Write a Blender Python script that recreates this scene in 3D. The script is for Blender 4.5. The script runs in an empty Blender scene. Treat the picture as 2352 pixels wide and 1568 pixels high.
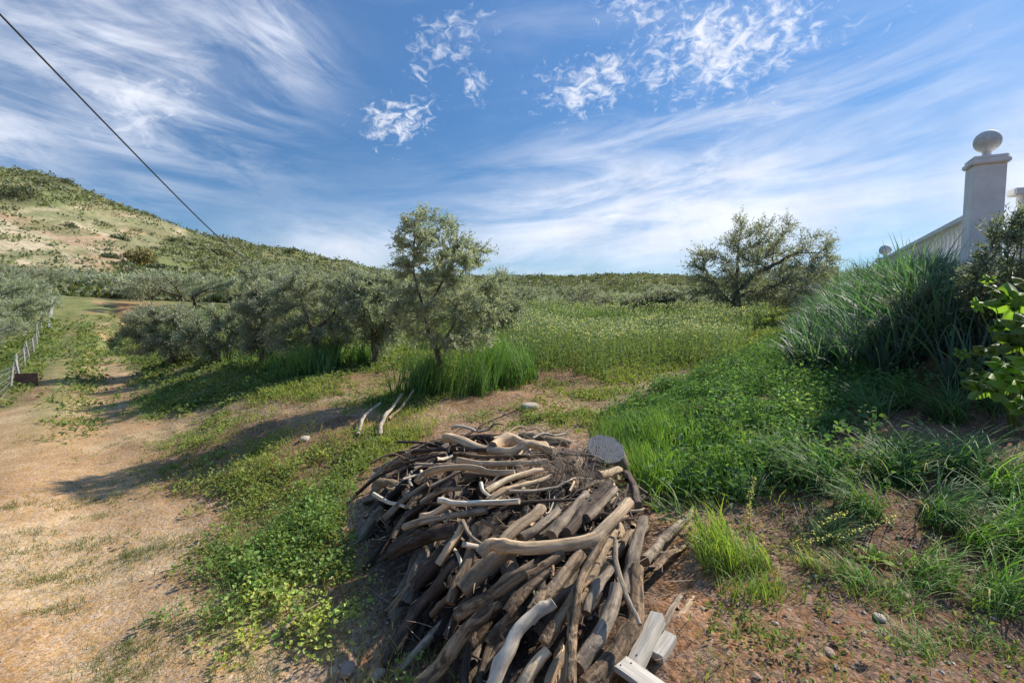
import bpy, math, random
import numpy as np
from mathutils import Vector
rng = np.random.default_rng(7)
random.seed(7)
R = math.radians
SC = bpy.context.scene
COL = SC.collection

# ---------------------------------------------------------------- camera
EYE = np.array([0.0, 0.0, 1.6]); FPX = 1136.0; PITCH = R(4.0)
cam_d = bpy.data.cameras.new("camera"); cam = bpy.data.objects.new("camera", cam_d); COL.objects.link(cam)
cam.location = EYE; cam.rotation_euler = (R(90) - PITCH, 0, 0)
cam_d.sensor_width = 36.0; cam_d.lens = 36.0 * FPX / 2352.0; cam_d.clip_start = 0.05; cam_d.clip_end = 5000
SC.camera = cam

# ---------------------------------------------------------------- light
SUN_AZ, SUN_EL = 57.0, 39.0
sd = bpy.data.lights.new("sun", 'SUN'); sd.energy = 3.3; sd.angle = R(0.53); sd.color = (1.0, 0.93, 0.82)
so = bpy.data.objects.new("sun", sd); COL.objects.link(so)
sdir = Vector((math.sin(R(SUN_AZ)) * math.cos(R(SUN_EL)), math.cos(R(SUN_AZ)) * math.cos(R(SUN_EL)), math.sin(R(SUN_EL))))
so.rotation_euler = sdir.to_track_quat('Z', 'Y').to_euler(); so.location = (20, 15, 30)
SC.view_settings.view_transform = 'Standard'; SC.view_settings.look = 'None'
SC.view_settings.exposure = 1.10; SC.view_settings.gamma = 1.0
cy = SC.cycles; cy.max_bounces = 5; cy.diffuse_bounces = 3; cy.glossy_bounces = 2; cy.transmission_bounces = 4; cy.transparent_max_bounces = 6; cy.caustics_reflective = False; cy.caustics_refractive = False

# ---------------------------------------------------------------- pixel helpers (photo frame 2352 x 1568)
cp, sp = math.cos(PITCH), math.sin(PITCH)
def pdir(px, py):
    a = (px - 1176.0); c = (784.0 - py)
    return np.array([a, FPX * cp + c * sp, c * cp - FPX * sp]) / FPX
def azel(px, py):
    d = pdir(px, py); return math.atan2(d[0], d[1]), math.atan2(d[2], math.hypot(d[0], d[1]))
def proj(P):
    d = np.asarray(P) - EYE
    f = d[..., 1] * cp - d[..., 2] * sp; u = d[..., 1] * sp + d[..., 2] * cp
    f = np.where(np.abs(f) < 1e-4, 1e-4, f)
    return 1176 + FPX * d[..., 0] / f, 784 - FPX * u / f, f

# ---------------------------------------------------------------- node helper
class NT:
    def __init__(s, tree): s.t = tree; s.n = tree.nodes; s.l = tree.links
    def new(s, typ, ins=None, **props):
        n = s.n.new(typ)
        for k, v in props.items(): setattr(n, k, v)
        for k, v in (ins or {}).items(): s.put(n.inputs[k], v)
        return n
    def put(s, sock, v):
        if isinstance(v, bpy.types.NodeSocket): s.l.new(v, sock)
        elif isinstance(v, bpy.types.Node): s.l.new(v.outputs[0], sock)
        else: sock.default_value = v
    def m(s, op, a, b=None, c=None, clamp=False):
        n = s.n.new('ShaderNodeMath'); n.operation = op; n.use_clamp = clamp
        s.put(n.inputs[0], a)
        if b is not None: s.put(n.inputs[1], b)
        if c is not None: s.put(n.inputs[2], c)
        return n.outputs[0]
    def ramp(s, v, a, b, lo=0.0, hi=1.0):
        n = s.new('ShaderNodeMapRange', {0: v, 1: a, 2: b, 3: lo, 4: hi}, interpolation_type='SMOOTHSTEP'); return n.outputs[0]
    def mix(s, f, a, b, blend='MIX'):
        n = s.n.new('ShaderNodeMix'); n.data_type = 'RGBA'; n.blend_type = blend
        s.put(n.inputs[0], f); s.put(n.inputs[6], a); s.put(n.inputs[7], b); return n.outputs[2]
    def xyz(s, x, y, z): return s.new('ShaderNodeCombineXYZ', {0: x, 1: y, 2: z}).outputs[0]
    def noise(s, vec, scale, detail=4, rough=0.55, dist=0.0, out=0):
        return s.new('ShaderNodeTexNoise', {'Vector': vec, 'Scale': scale, 'Detail': detail, 'Roughness': rough, 'Distortion': dist}).outputs[out]
def rgb(*c): return (c[0], c[1], c[2], 1.0)

# ---------------------------------------------------------------- sky
W = bpy.data.worlds.new("World"); SC.world = W; W.use_nodes = True
W.node_tree.nodes.clear(); w = NT(W.node_tree)
sky = w.new('ShaderNodeTexSky', sky_type='NISHITA', sun_disc=False, sun_elevation=R(SUN_EL), sun_rotation=R(SUN_AZ),
            air_density=1.0, dust_density=0.25, ozone_density=3.0, altitude=300)
tc = w.new('ShaderNodeTexCoord')
sx = w.new('ShaderNodeSeparateXYZ', {0: tc.outputs['Generated']})
AZ = w.m('ARCTAN2', sx.outputs[0], sx.outputs[1]); EL = w.m('ARCSINE', sx.outputs[2])
def band(px0, py0, px1, py1, half, s0=0.6, cpx=None):
    """rotated frame through two photo points, returns along, across (radians) and a soft mask"""
    a0, e0 = azel(px0, py0); a1, e1 = azel(px1, py1)
    ca, ce = (a0 + a1) / 2, (e0 + e1) / 2; L = math.hypot(a1 - a0, e1 - e0) / 2
    th = math.atan2(e1 - e0, a1 - a0); c, s = math.cos(th), math.sin(th)
    da = w.m('SUBTRACT', AZ, ca); de = w.m('SUBTRACT', EL, ce)
    u = w.m('ADD', w.m('MULTIPLY', da, c), w.m('MULTIPLY', de, s))
    v = w.m('SUBTRACT', w.m('MULTIPLY', de, c), w.m('MULTIPLY', da, s))
    q = w.m('ADD', w.m('POWER', w.m('ABSOLUTE', w.m('DIVIDE', u, L)), 2.0), w.m('POWER', w.m('ABSOLUTE', w.m('DIVIDE', v, half)), 2.0))
    return u, v, w.m('EXPONENT', w.m('MULTIPLY', q, -1.0 / (2 * s0 * s0)))
def cirrus(u, v, fu, fv, seed, lo, hi, detail=7, dist=0.6, rough=0.62):
    n = w.noise(w.xyz(w.m('MULTIPLY', u, fu), w.m('MULTIPLY', v, fv), seed), 1.0, detail, rough, dist)
    return w.ramp(n, lo, hi)
layers = []
def add(mask, tex, k): layers.append(w.m('MULTIPLY', w.m('MULTIPLY', mask, tex), k, clamp=True))
# broad white fan from the left of centre up to the right edge
u, v, m = band(900, 560, 2450, 330, R(7.5), 0.62); add(m, cirrus(u, v, 3.0, 13, 1.3, 0.32, 0.66), 0.97)
u, v, m = band(1080, 560, 2250, 440, R(3.8), 0.6); add(m, cirrus(u, v, 2.4, 12, 9.1, 0.20, 0.58), 0.90)
u, v, m = band(1100, 480, 2350, 150, R(9), 0.6); add(m, cirrus(u, v, 3.5, 19, 4.7, 0.40, 0.72), 0.7)
u, v, m = band(2150, 460, 2600, 380, R(8), 0.7); add(m, cirrus(u, v, 2, 6, 14.7, 0.15, 0.66), 0.85)
# pale veil low over the hill
u, v, m = band(560, 545, 1000, 590, R(3.6), 0.6); add(m, cirrus(u, v, 4, 11, 2.2, 0.25, 0.62), 0.75)
# streaks upper left
u, v, m = band(-250, -40, 700, 260, R(11), 0.60); add(m, cirrus(u, v, 4.0, 15, 6.4, 0.36, 0.70), 0.85)
u, v, m = band(480, -60, 760, 190, R(4), 0.6); add(m, cirrus(u, v, 6, 26, 3.4, 0.34, 0.75), 0.75)
u, v, m = band(-200, 250, 160, 360, R(3.5), 0.7); add(m, cirrus(u, v, 5, 18, 8.4, 0.30, 0.68), 0.8)
u, v, m = band(-150, -60, 420, 30, R(8), 0.8); add(m, cirrus(u, v, 3, 10, 11.4, 0.28, 0.70), 0.6)
# mackerel puffs
def puffs(px0, py0, px1, py1, half, seed, lo, hi, k, sc=34):
    u, v, m = band(px0, py0, px1, py1, half, 0.6)
    big = w.noise(w.xyz(u, v, seed + 5), 9.0, 2, 0.5)
    n = w.noise(w.xyz(w.m('MULTIPLY', u, 1.0), w.m('MULTIPLY', v, 1.5), seed), sc, 6, 0.62, 0.8)
    val = w.m('ADD', w.m('ADD', n, w.m('MULTIPLY', w.m('SUBTRACT', big, 0.5), 0.25)), w.m('MULTIPLY', w.m('SUBTRACT', m, 1.0), 0.40))
    layers.append(w.m('MULTIPLY', w.ramp(val, lo - 0.02, hi + 0.06), k))
puffs(1170, 225, 1560, 130, R(4.2), 2.0, 0.34, 0.60, 0.85, 40)
puffs(1380, 140, 2040, 10, R(6.5), 7.0, 0.30, 0.60, 0.92, 36)
puffs(770, 300, 1060, 245, R(3.4), 3.1, 0.36, 0.62, 0.9, 44)
puffs(1060, 150, 1130, 245, R(2.4), 5.7, 0.38, 0.62, 0.8, 44)
puffs(900, 110, 1030, 200, R(2.8), 11.7, 0.41, 0.66, 0.65, 44)
puffs(840, 100, 1220, 50, R(5), 21.7, 0.43, 0.68, 0.6, 38)
puffs(1300, 30, 1700, -40, R(4), 31.7, 0.36, 0.64, 0.8, 34)
puffs(130, 190, 540, 235, R(3), 15.0, 0.36, 0.66, 0.75, 26)
puffs(150, 295, 460, 285, R(2.4), 25.0, 0.36, 0.66, 0.7, 26)
inv = None
for L_ in layers:
    o = w.m('SUBTRACT', 1.0, L_); inv = o if inv is None else w.m('MULTIPLY', inv, o)
dens = w.m('SUBTRACT', 1.0, inv, clamp=True)
# general thin cloud everywhere else (also out of view)
gen = w.ramp(w.noise(w.new('ShaderNodeMapping', {0: tc.outputs['Generated'], 3: (1.2, 3.0, 3.0)}), 1.6, 6, 0.6, 0.7), 0.50, 0.90, 0.0, 0.22)
dens = w.m('MAXIMUM', dens, gen)
grade = w.new('ShaderNodeValToRGB', {0: w.m('MULTIPLY', EL, 1.0)})
grade.color_ramp.elements[0].position = 0.0; grade.color_ramp.elements[0].color = rgb(0.20, 0.275, 0.355)
grade.color_ramp.elements[1].position = 0.85; grade.color_ramp.elements[1].color = rgb(1.0, 1.0, 1.0)
e_ = grade.color_ramp.elements.new(0.25); e_.color = rgb(0.205, 0.30, 0.385); e2_ = grade.color_ramp.elements.new(0.56); e2_.color = rgb(0.34, 0.43, 0.52)
skyc = w.new('ShaderNodeHueSaturation', {'Hue': 0.497, 'Saturation': 1.02, 'Value': 1.0, 'Color': w.mix(1.0, sky.outputs[0], grade.outputs[0], 'MULTIPLY')}).outputs[0]
CL = 3.75
shade = w.ramp(w.noise(tc.outputs['Generated'], 14, 4, 0.6), 0.3, 0.7, 0.90, 1.04)
cc = w.mix(1.0, rgb(CL * 0.95, CL * 0.99, CL * 1.10), shade, 'MULTIPLY')
colr = w.mix(dens, skyc, cc)
bg = w.new('ShaderNodeBackground', {'Color': colr, 'Strength': 0.13})
w.new('ShaderNodeOutputWorld', {'Surface': bg.outputs[0]})
W.cycles.sampling_method = 'NONE'

# ---------------------------------------------------------------- numpy noise
_L = rng.random((256, 256))
def vnoise(x, y):
    xi = np.floor(x).astype(int); yi = np.floor(y).astype(int); fx = x - xi; fy = y - yi
    u = fx * fx * (3 - 2 * fx); v = fy * fy * (3 - 2 * fy)
    a = _L[xi & 255, yi & 255]; b = _L[(xi + 1) & 255, yi & 255]; c = _L[xi & 255, (yi + 1) & 255]; d = _L[(xi + 1) & 255, (yi + 1) & 255]
    return (a + (b - a) * u) * (1 - v) + (c + (d - c) * u) * v
def fbm(x, y, s=1.0, o=4, off=0.0):
    x = np.asarray(x, float) * s + off + 100; y = np.asarray(y, float) * s + off * 1.7 + 100; r = 0; a = 0.5; t = 0
    for k in range(o):
        r = r + a * vnoise(x, y); t += a; a *= 0.5; x = x * 2.03 + 17.1; y = y * 2.03 + 5.3
    return r / t
def sst(a, b, x):
    t = np.clip((np.asarray(x, float) - a) / (b - a), 0, 1); return t * t * (3 - 2 * t)

# ---------------------------------------------------------------- terrain shape
_cx = np.array([-700, -200, 0, 200, 420, 640, 870, 1176, 1560, 1900, 2352, 3200.0])
_cy = np.array([   # height on the photo of the slope at 0.1 .17 .3 .5 .75 1 of the way to the ridge
    [700, 668, 640, 540, 440, 360], [700, 668, 642, 550, 450, 365], [700, 672, 646, 560, 470, 376], [696, 686, 655, 590, 510, 434],
    [705, 696, 668, 622, 570, 517], [712, 702, 684, 648, 610, 568], [720, 714, 704, 680, 648, 618], [719, 712, 700, 682, 656, 635],
    [716, 710, 698, 680, 654, 629], [714, 708, 698, 680, 660, 645], [714, 708, 698, 684, 668, 655], [714, 708, 698, 684, 668, 655]], float)
_rx = np.array([-700, 0, 60, 130, 200, 260, 320, 400, 440, 520, 600, 680, 760, 830, 900, 1000, 1176, 1350, 1480, 1560, 1700, 1900, 2352, 3200.0])
_ry = np.array([365, 378, 388, 404, 434, 460, 482, 510, 527, 547, 562, 577, 592, 610, 624, 634, 635, 634, 627, 634, 641, 650, 660, 660.0])
def _az(px): return math.atan2(*(pdir(px, 660)[:2]))
_gx = np.concatenate([np.linspace(-700, 3200, 261)])
_gaz = np.array([_az(x) for x in _gx])
_ff = np.array([0.1, 0.17, 0.3, 0.5, 0.75, 1.0]); _gf = np.linspace(0.06, 1.0, 80)
_T = np.zeros((len(_gx), len(_gf)))
for i, x in enumerate(_gx):
    ys = np.array([np.interp(x, _cx, _cy[:, k]) for k in range(6)]); ys[5] = np.interp(x, _rx, _ry)
    for j, y in enumerate(np.interp(_gf, _ff, ys)):
        d = pdir(x, y); _T[i, j] = d[2] / math.hypot(d[0], d[1])
for _ in range(2):
    k = np.array([1, 2, 3, 2, 1.0]); k /= k.sum()
    P_ = np.pad(_T, ((2, 2), (0, 0)), 'edge'); _T = sum(k[q] * P_[q:q + len(_gx)] for q in range(5))
    P_ = np.pad(_T, ((0, 0), (2, 2)), 'edge'); _T2 = sum(k[q] * P_[:, q:q + len(_gf)] for q in range(5)); _T2[:, -1] = _T[:, -1]; _T = _T2
_gR = np.interp(_gx, [-700, 600, 760, 900, 3200], [300, 300, 330, 430, 450])
def far_z(x, y):
    az = np.arctan2(x, y); r = np.hypot(x, y)
    fi = np.interp(az, _gaz, np.arange(len(_gaz))); Rr = np.interp(az, _gaz, _gR)
    f = np.clip(r / Rr, 0.06, 1.0); fj = np.interp(f, _gf, np.arange(len(_gf)))
    i0 = np.clip(fi.astype(int), 0, len(_gaz) - 2); j0 = np.clip(fj.astype(int), 0, len(_gf) - 2); a = fi - i0; b = fj - j0
    t = (_T[i0, j0] * (1 - a) + _T[i0 + 1, j0] * a) * (1 - b) + (_T[i0, j0 + 1] * (1 - a) + _T[i0 + 1, j0 + 1] * a) * b
    z = 1.6 + np.minimum(r, Rr) * t
    z = z - np.maximum(r - Rr, 0) * 0.22
    z = z + (fbm(x, y, 1 / 14.0, 4) - 0.5) * np.clip((r - 70) / 120, 0, 1) * 3.0
    return z
def trk(x, y): return (x + 0.83 * y - 0.5) * 0.77          # metres to the right of the track's right edge
RL0 = np.array([5.2, 5.5]); RLd = np.array([0.489, 0.872]); RLn = np.array([-0.872, 0.489])   # railing line on the terrace edge
def raild(x, y):
    q = (x - RL0[0]) * RLn[0] + (y - RL0[1]) * RLn[1]; p = 5.35 - y
    return np.where((q > 0) & (p > 0), np.hypot(np.maximum(q, 0), np.maximum(p, 0)), np.maximum(q, p))
def G0(x, y):
    x = np.asarray(x, float); y = np.asarray(y, float)
    t = trk(x, y); zt = np.where(y > 14, 1.7e-3 * (np.minimum(y, 60) - 14) ** 2, 0)
    zf = 0.04 + 0.039 * np.clip(y - 2, 0, 30)
    z = zt + (zf - zt) * sst(0, 3.5, t) + 0.27 * sst(0.0, 1.5, t) * sst(45, 20, y)
    z = z - 0.06 * np.exp(-((t + 0.5) / 0.35) ** 2) - 0.05 * np.exp(-((t + 1.75) / 0.35) ** 2)        # wheel ruts
    # eroded gully beside the far part of the track
    gl = t - 0.15 - 0.45 * np.sin(y * 0.55) - 0.2 * np.sin(y * 1.3); z = z - 0.5 * np.exp(-(gl / 0.28) ** 2) * sst(14, 16, y) * sst(45, 30, y)
    q = (x - RL0[0]) * RLn[0] + (y - RL0[1]) * RLn[1]
    rd = raild(x, y)
    z = z + 0.30 * sst(4.2, 1.2, rd) * sst(1.0, 3.0, y) + 1.05 * sst(1.55, 0.05, rd)
    r = np.hypot(x, y); f = sst(24, 44, r)
    return z * (1 - f) + far_z(x, y) * f
def G(x, y):
    x = np.asarray(x, float); y = np.asarray(y, float)
    t = trk(x, y); r = np.hypot(x, y); k = sst(-0.3, 0.6, t) * 0.8 + 0.2
    return G0(x, y) + ((fbm(x, y, 1.6, 3, 3) - 0.5) * 0.12 + (fbm(x, y, 9, 3, 9) - 0.5) * 0.035) * k * sst(60, 20, r) + (fbm(x, y, 26, 2, 9) - 0.5) * 0.012 * sst(9, 4, r)
def hit(px, py, surf=G, rmax=700.0, lift=0.0):
    d = pdir(px, py); s = np.geomspace(0.6, rmax, 900); P = EYE + s[:, None] * d
    under = P[:, 2] < surf(P[:, 0], P[:, 1]) + lift
    if not under.any(): return None
    i = int(np.argmax(under))
    if i == 0: return P[0]
    a, b = s[i - 1], s[i]
    for _ in range(30):
        m_ = (a + b) / 2; Q = EYE + m_ * d
        if Q[2] < float(surf(Q[0], Q[1])) + lift: b = m_
        else: a = m_
    return EYE + b * d
def at_depth(px, py, depth):
    d = pdir(px, py); return EYE + d * (depth / d[1])

# ---------------------------------------------------------------- mesh helpers
def link(name, me, mats=(), parent=None):
    o = bpy.data.objects.new(name, me); COL.objects.link(o)
    for m_ in (mats if isinstance(mats, (list, tuple)) else [mats]):
        if me is not None and m_ is not None: me.materials.append(m_)
    if parent: o.parent = parent
    return o
def np_mesh(name, V, F, cols=None, smooth=False, mat_idx=None, extra=None):
    """V (n,3); F (m,k) equal-sided faces or list of such arrays; cols (n,3) linear albedo"""
    V = np.ascontiguousarray(V, dtype=np.float32); Fs = F if isinstance(F, list) else [F]
    Fs = [f for f in Fs if len(f)]
    me = bpy.data.meshes.new(name); me.vertices.add(len(V)); me.vertices.foreach_set('co', V.ravel())
    loops = np.concatenate([f.ravel() for f in Fs]).astype(np.int32); sizes = np.concatenate([np.full(len(f), f.shape[1]) for f in Fs]).astype(np.int32)
    me.loops.add(len(loops)); me.loops.foreach_set('vertex_index', loops)
    me.polygons.add(len(sizes)); st = np.zeros(len(sizes), np.int32); st[1:] = np.cumsum(sizes)[:-1]
    me.polygons.foreach_set('loop_start', st)
    if mat_idx is not None: me.polygons.foreach_set('material_index', np.asarray(mat_idx, np.int32))
    me.polygons.foreach_set('use_smooth', np.full(len(sizes), smooth))
    if cols is not None:
        at = me.attributes.new('Col', 'FLOAT_COLOR', 'POINT'); c = np.ones((len(V), 4), np.float32); c[:, :3] = cols; at.data.foreach_set('color', c.ravel())
    for k, v in (extra or {}).items():
        at = me.attributes.new(k, 'FLOAT_VECTOR', 'POINT'); at.data.foreach_set('vector', np.asarray(v, np.float32).ravel())
    me.update(calc_edges=True); return me
class Acc:
    """collects numpy geometry for ONE mesh"""
    def __init__(s): s.V = []; s.F = []; s.C = []; s.n = 0
    def add(s, V, F, C):
        if len(V) == 0: return
        V = np.asarray(V).reshape(-1, 3); C = np.asarray(C)
        if C.ndim == 1: C = np.tile(C, (len(V), 1))
        s.V.append(V); s.F.append(np.asarray(F) + s.n); s.C.append(C); s.n += len(V)
    def mesh(s, name, smooth=False): return np_mesh(name, np.concatenate(s.V), s.F, np.concatenate(s.C), smooth)
def tag(o, label=None, cat=None, group=None, kind=None):
    if label: o['label'] = label
    if cat: o['category'] = cat
    if group: o['group'] = group
    if kind: o['kind'] = kind
    return o
def empty(name, loc): 
    o = bpy.data.objects.new(name, None); o.empty_display_size = 0.2; COL.objects.link(o); o.location = loc; return o
def attach(o, parent):          # child keeps its world placement under an un-rotated parent
    o.parent = parent; o.location = Vector(o.location) - Vector(parent.location); return o
def nrm(v): return v / np.maximum(np.linalg.norm(v, axis=-1, keepdims=True), 1e-9)

# ---------------------------------------------------------------- materials
def material(name):
    m_ = bpy.data.materials.new(name); m_.use_nodes = True; m_.node_tree.nodes.clear(); return m_, NT(m_.node_tree)
def finish(t, shader, disp=None):
    t.new('ShaderNodeOutputMaterial', {'Surface': shader})
def foliage_mat(name, transl=0.35, rough=0.55, back=None, tboost=(1.55, 1.5, 0.6), spec=0.3):
    m_, t = material(name); c = t.new('ShaderNodeAttribute', attribute_name='Col').outputs['Color']
    oi = t.new('ShaderNodeObjectInfo').outputs['Random']
    c = t.new('ShaderNodeHueSaturation', {'Hue': t.ramp(oi, 0, 1, 0.49, 0.51), 'Value': t.ramp(oi, 0, 1, 0.85, 1.15), 'Color': c}).outputs[0]
    if back: c = t.mix(t.new('ShaderNodeNewGeometry').outputs['Backfacing'], c, t.mix(0.6, c, rgb(*back)))
    p = t.new('ShaderNodeBsdfPrincipled', {'Base Color': c, 'Roughness': rough, 'Specular IOR Level': spec})
    tr = t.new('ShaderNodeBsdfTranslucent', {'Color': t.mix(1.0, c, rgb(*tboost), 'MULTIPLY')})
    finish(t, t.new('ShaderNodeMixShader', {0: transl, 1: p.outputs[0], 2: tr.outputs[0]}).outputs[0]); return m_
M_GRASS = foliage_mat('grass_blade', 0.42, 0.45)
M_WEED = foliage_mat('weed_leaf', 0.38, 0.6, spec=0.12)
M_REED = foliage_mat('cereal_blade', 0.34, 0.55, tboost=(1.3, 1.7, 0.6), spec=0.22)
M_OLIVE = foliage_mat('olive_leaf', 0.42, 0.5, back=(0.40, 0.42, 0.33), tboost=(1.2, 1.3, 0.75), spec=0.35)
M_LUSH = foliage_mat('broad_translucent_leaf', 0.55, 0.5, tboost=(1.7, 1.9, 0.5), spec=0.3)
M_SHRUB = foliage_mat('shrub_leaf', 0.2, 0.6)
def soil_mat(name, grav, peb, bump, rough=0.95, sc=1.0):
    m_, t = material(name); c = t.new('ShaderNodeAttribute', attribute_name='Col').outputs['Color']
    tc_ = t.new('ShaderNodeTexCoord').outputs['Object']
    vo = t.new('ShaderNodeTexVoronoi', {'Vector': tc_, 'Scale': 70.0 * sc}); vb = t.new('ShaderNodeTexVoronoi', {'Vector': tc_, 'Scale': 26.0 * sc})
    hs = t.new('ShaderNodeHueSaturation', {'Value': t.ramp(vo.outputs['Color'], 0.1, 0.9, 1 - grav, 1 + grav), 'Saturation': t.ramp(vb.outputs['Color'], 0, 1, 0.8, 1.15), 'Color': c}).outputs[0]
    n1 = t.noise(tc_, 3.0, 6, 0.65); hs = t.mix(1.0, hs, t.new('ShaderNodeCombineColor', {0: t.ramp(n1, 0.25, 0.75, 0.78, 1.18), 1: t.ramp(n1, 0.25, 0.75, 0.76, 1.18), 2: t.ramp(n1, 0.25, 0.75, 0.72, 1.18)}).outputs[0], 'MULTIPLY')
    n2 = t.noise(tc_, 28.0, 5, 0.7)
    hs = t.mix(t.ramp(n2, 0.56, 0.72, 0, peb), hs, t.mix(0.5, hs, rgb(0.55, 0.45, 0.36)))
    hs = t.mix(t.ramp(n2, 0.46, 0.30, 0, 0.45), hs, t.mix(0.75, hs, rgb(0.06, 0.03, 0.02)))
    h = t.m('ADD', t.m('MULTIPLY', t.m('SUBTRACT', 1.0, vo.outputs['Distance']), 0.25), t.m('ADD', t.m('MULTIPLY', n2, 1.0), t.m('MULTIPLY', t.m('SUBTRACT', 1.0, vb.outputs['Distance']), 0.4)))
    b = t.new('ShaderNodeBump', {'Height': h, 'Strength': bump, 'Distance': 0.02})
    p = t.new('ShaderNodeBsdfPrincipled', {'Base Color': hs, 'Roughness': rough, 'Specular IOR Level': 0.2, 'Normal': b.outputs[0]})
    finish(t, p.outputs[0]); return m_
M_SOIL = soil_mat('red_stony_soil', 0.40, 0.55, 0.9)
M_TRACK = soil_mat('sandy_gravel', 0.28, 0.16, 0.5, sc=1.5)
def hill_mat():
    m_, t = material('hillside_scrub'); c = t.new('ShaderNodeAttribute', attribute_name='Col').outputs['Color']
    tc_ = t.new('ShaderNodeTexCoord').outputs['Object']
    n = t.noise(tc_, 0.55, 7, 0.72); n2 = t.noise(t.new('ShaderNodeMapping', {0: tc_, 3: (1, 1, 7)}), 0.09, 6, 0.7, 0.5)
    c = t.mix(1.0, c, t.new('ShaderNodeCombineColor', {0: t.ramp(n, 0.3, 0.7, 0.7, 1.3), 1: t.ramp(n, 0.3, 0.7, 0.75, 1.25), 2: t.ramp(n, 0.3, 0.7, 0.7, 1.3)}).outputs[0], 'MULTIPLY')
    c = t.mix(t.ramp(n2, 0.52, 0.62, 0, 0.42), c, t.mix(0.6, c, rgb(0.10, 0.13, 0.05)))
    p = t.new('ShaderNodeBsdfPrincipled', {'Base Color': c, 'Roughness': 1.0, 'Specular IOR Level': 0.1, 'Normal': t.new('ShaderNodeBump', {'Height': n, 'Strength': 1.0, 'Distance': 0.6}).outputs[0]})
    finish(t, p.outputs[0]); return m_
M_HILL = hill_mat()

# ---------------------------------------------------------------- ground sheet (one polar grid, split into ground / track / hills)
az = np.concatenate([np.arange(-62, 62.01, 0.36), np.arange(66, 297.9, 6)]) * math.pi / 180
rr = np.concatenate([[0.0], np.geomspace(0.35, 950, 620)])
A, RR = np.meshgrid(az, rr); X = np.sin(A) * RR; Y = np.cos(A) * RR; Z = G(X, Y)
nr, na = A.shape; V = np.stack([X, Y, Z], -1).reshape(-1, 3)
i, j = np.meshgrid(np.arange(nr - 1), np.arange(na), indexing='ij'); j2 = (j + 1) % na
F = np.stack([i * na + j, (i + 1) * na + j, (i + 1) * na + j2, i * na + j2], -1).reshape(-1, 4)
x, y = V[:, 0], V[:, 1]; r = np.hypot(x, y); t = trk(x, y); PX, PY, _ = proj(V)
def lerp(a, b, k): return a + (b - a) * k[:, None]
def C3(*c): return np.tile(np.array(c, float), (len(x), 1))
n1 = fbm(x, y, 0.7, 4, 1); n2 = fbm(x, y, 2.2, 4, 5); n3 = fbm(x, y, 0.25, 3, 8)
soil = lerp(C3(0.27, 0.15, 0.083), C3(0.34, 0.215, 0.13), sst(0.35, 0.65, n1))
soil = lerp(soil, C3(0.19, 0.10, 0.056), sst(0.5, 0.62, n2) * 0.6)
dark = sst(0.9, 1.8, x) * sst(6.5, 4.5, y)          # darker soil to the right of the pile
soil = lerp(soil, C3(0.155, 0.085, 0.052), dark)
trc = lerp(C3(0.40, 0.255, 0.13), C3(0.45, 0.315, 0.175), sst(0.4, 0.6, n1)); trc = lerp(trc, C3(0.34, 0.20, 0.10), sst(0.5, 0.6, n2) * 0.5)
green = lerp(C3(0.12, 0.16, 0.045), C3(0.20, 0.21, 0.07), sst(0.35, 0.65, n2))
# how green the ground between the plants is
def trackness(x, y):
    t = trk(x, y); left = 1.3 + 4.0 * sst(8.5, 4.2, y); e = (fbm(x, y, 1.3, 3, 4) - 0.5) * 0.9
    return sst(0.25, -0.25, t + e) * sst(-left - 0.2, -left + 0.3, t + e)
tk = trackness(x, y)
gcov = sst(0.30, 0.55, n1 * 0.6 + n2 * 0.4) * 0.45 * sst(4, 9, y) + sst(8, 16, y) * 0.5
gcov = np.clip(gcov, 0, 0.9)
base = lerp(soil, green, gcov)
centre = np.exp(-((t + 1.1) / 0.30) ** 2) * 0.7 * sst(4.5, 9, y) + sst(10, 17, y) * 0.85 * sst(0.36, 0.50, fbm(x, y, 0.9, 3, 21))
ux = (x + .08) * .985 + (y - 3.05) * .17; vy = -(x + .08) * .17 + (y - 3.05) * .985; pile_shade = sst(1.0, .72, np.sqrt((ux / .95) ** 2 + (vy / 1.6) ** 2)); base = lerp(base, C3(.055, .04, .03), pile_shade * .85)      # shade of the gaps between logs, painted into the soil colour
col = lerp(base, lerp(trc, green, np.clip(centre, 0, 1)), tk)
lf = sst(-1.3, -1.7, t) * sst(3, 6, y); col = lerp(col, green, lf * 0.6 * (1 - tk))
ed = sst(0.15, 0.6, t) * sst(3.2, 2.4, t) * sst(15, 17, y) * sst(42, 30, y); col = lerp(col, C3(0.42, 0.20, 0.09), ed * 0.7)
# hills
hk = sst(45, 75, r)
hg = lerp(C3(0.115, 0.12, 0.06), C3(0.19, 0.185, 0.085), sst(0.40, 0.62, fbm(x, y, 0.06, 4, 2)))
hg = lerp(hg, C3(0.20, 0.225, 0.085), sst(0.52, 0.62, fbm(x, y, 0.035, 4, 12)) * 0.7)
tan = lerp(C3(0.48, 0.395, 0.26), C3(0.36, 0.32, 0.18), sst(0.42, 0.6, fbm(x * 0.5, y, 0.10, 5, 32)))
tan = lerp(tan, C3(0.38, 0.255, 0.16), sst(0.52, 0.64, fbm(x * 0.7, y, 0.05, 4, 41)) * 0.8)
tan = lerp(tan, C3(0.17, 0.18, 0.08), sst(0.48, 0.56, fbm(PX * 0.25, PY, 0.045, 4, 77)) * 0.7)
wob = (fbm(x, y, 0.08, 4, 55) - 0.5)
top_y = np.interp(PX, [-700, 0, 200, 330, 430], [462, 478, 466, 492, 520]); bot_y = np.interp(PX, [-700, 0, 120, 250, 300, 390, 430], [655, 652, 646, 640, 610, 560, 522])
barren = sst(-6, 10, PY - top_y + wob * 30) * sst(-8, 10, bot_y - PY + wob * 50) * (PX < 440) * (r > 70)
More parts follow.
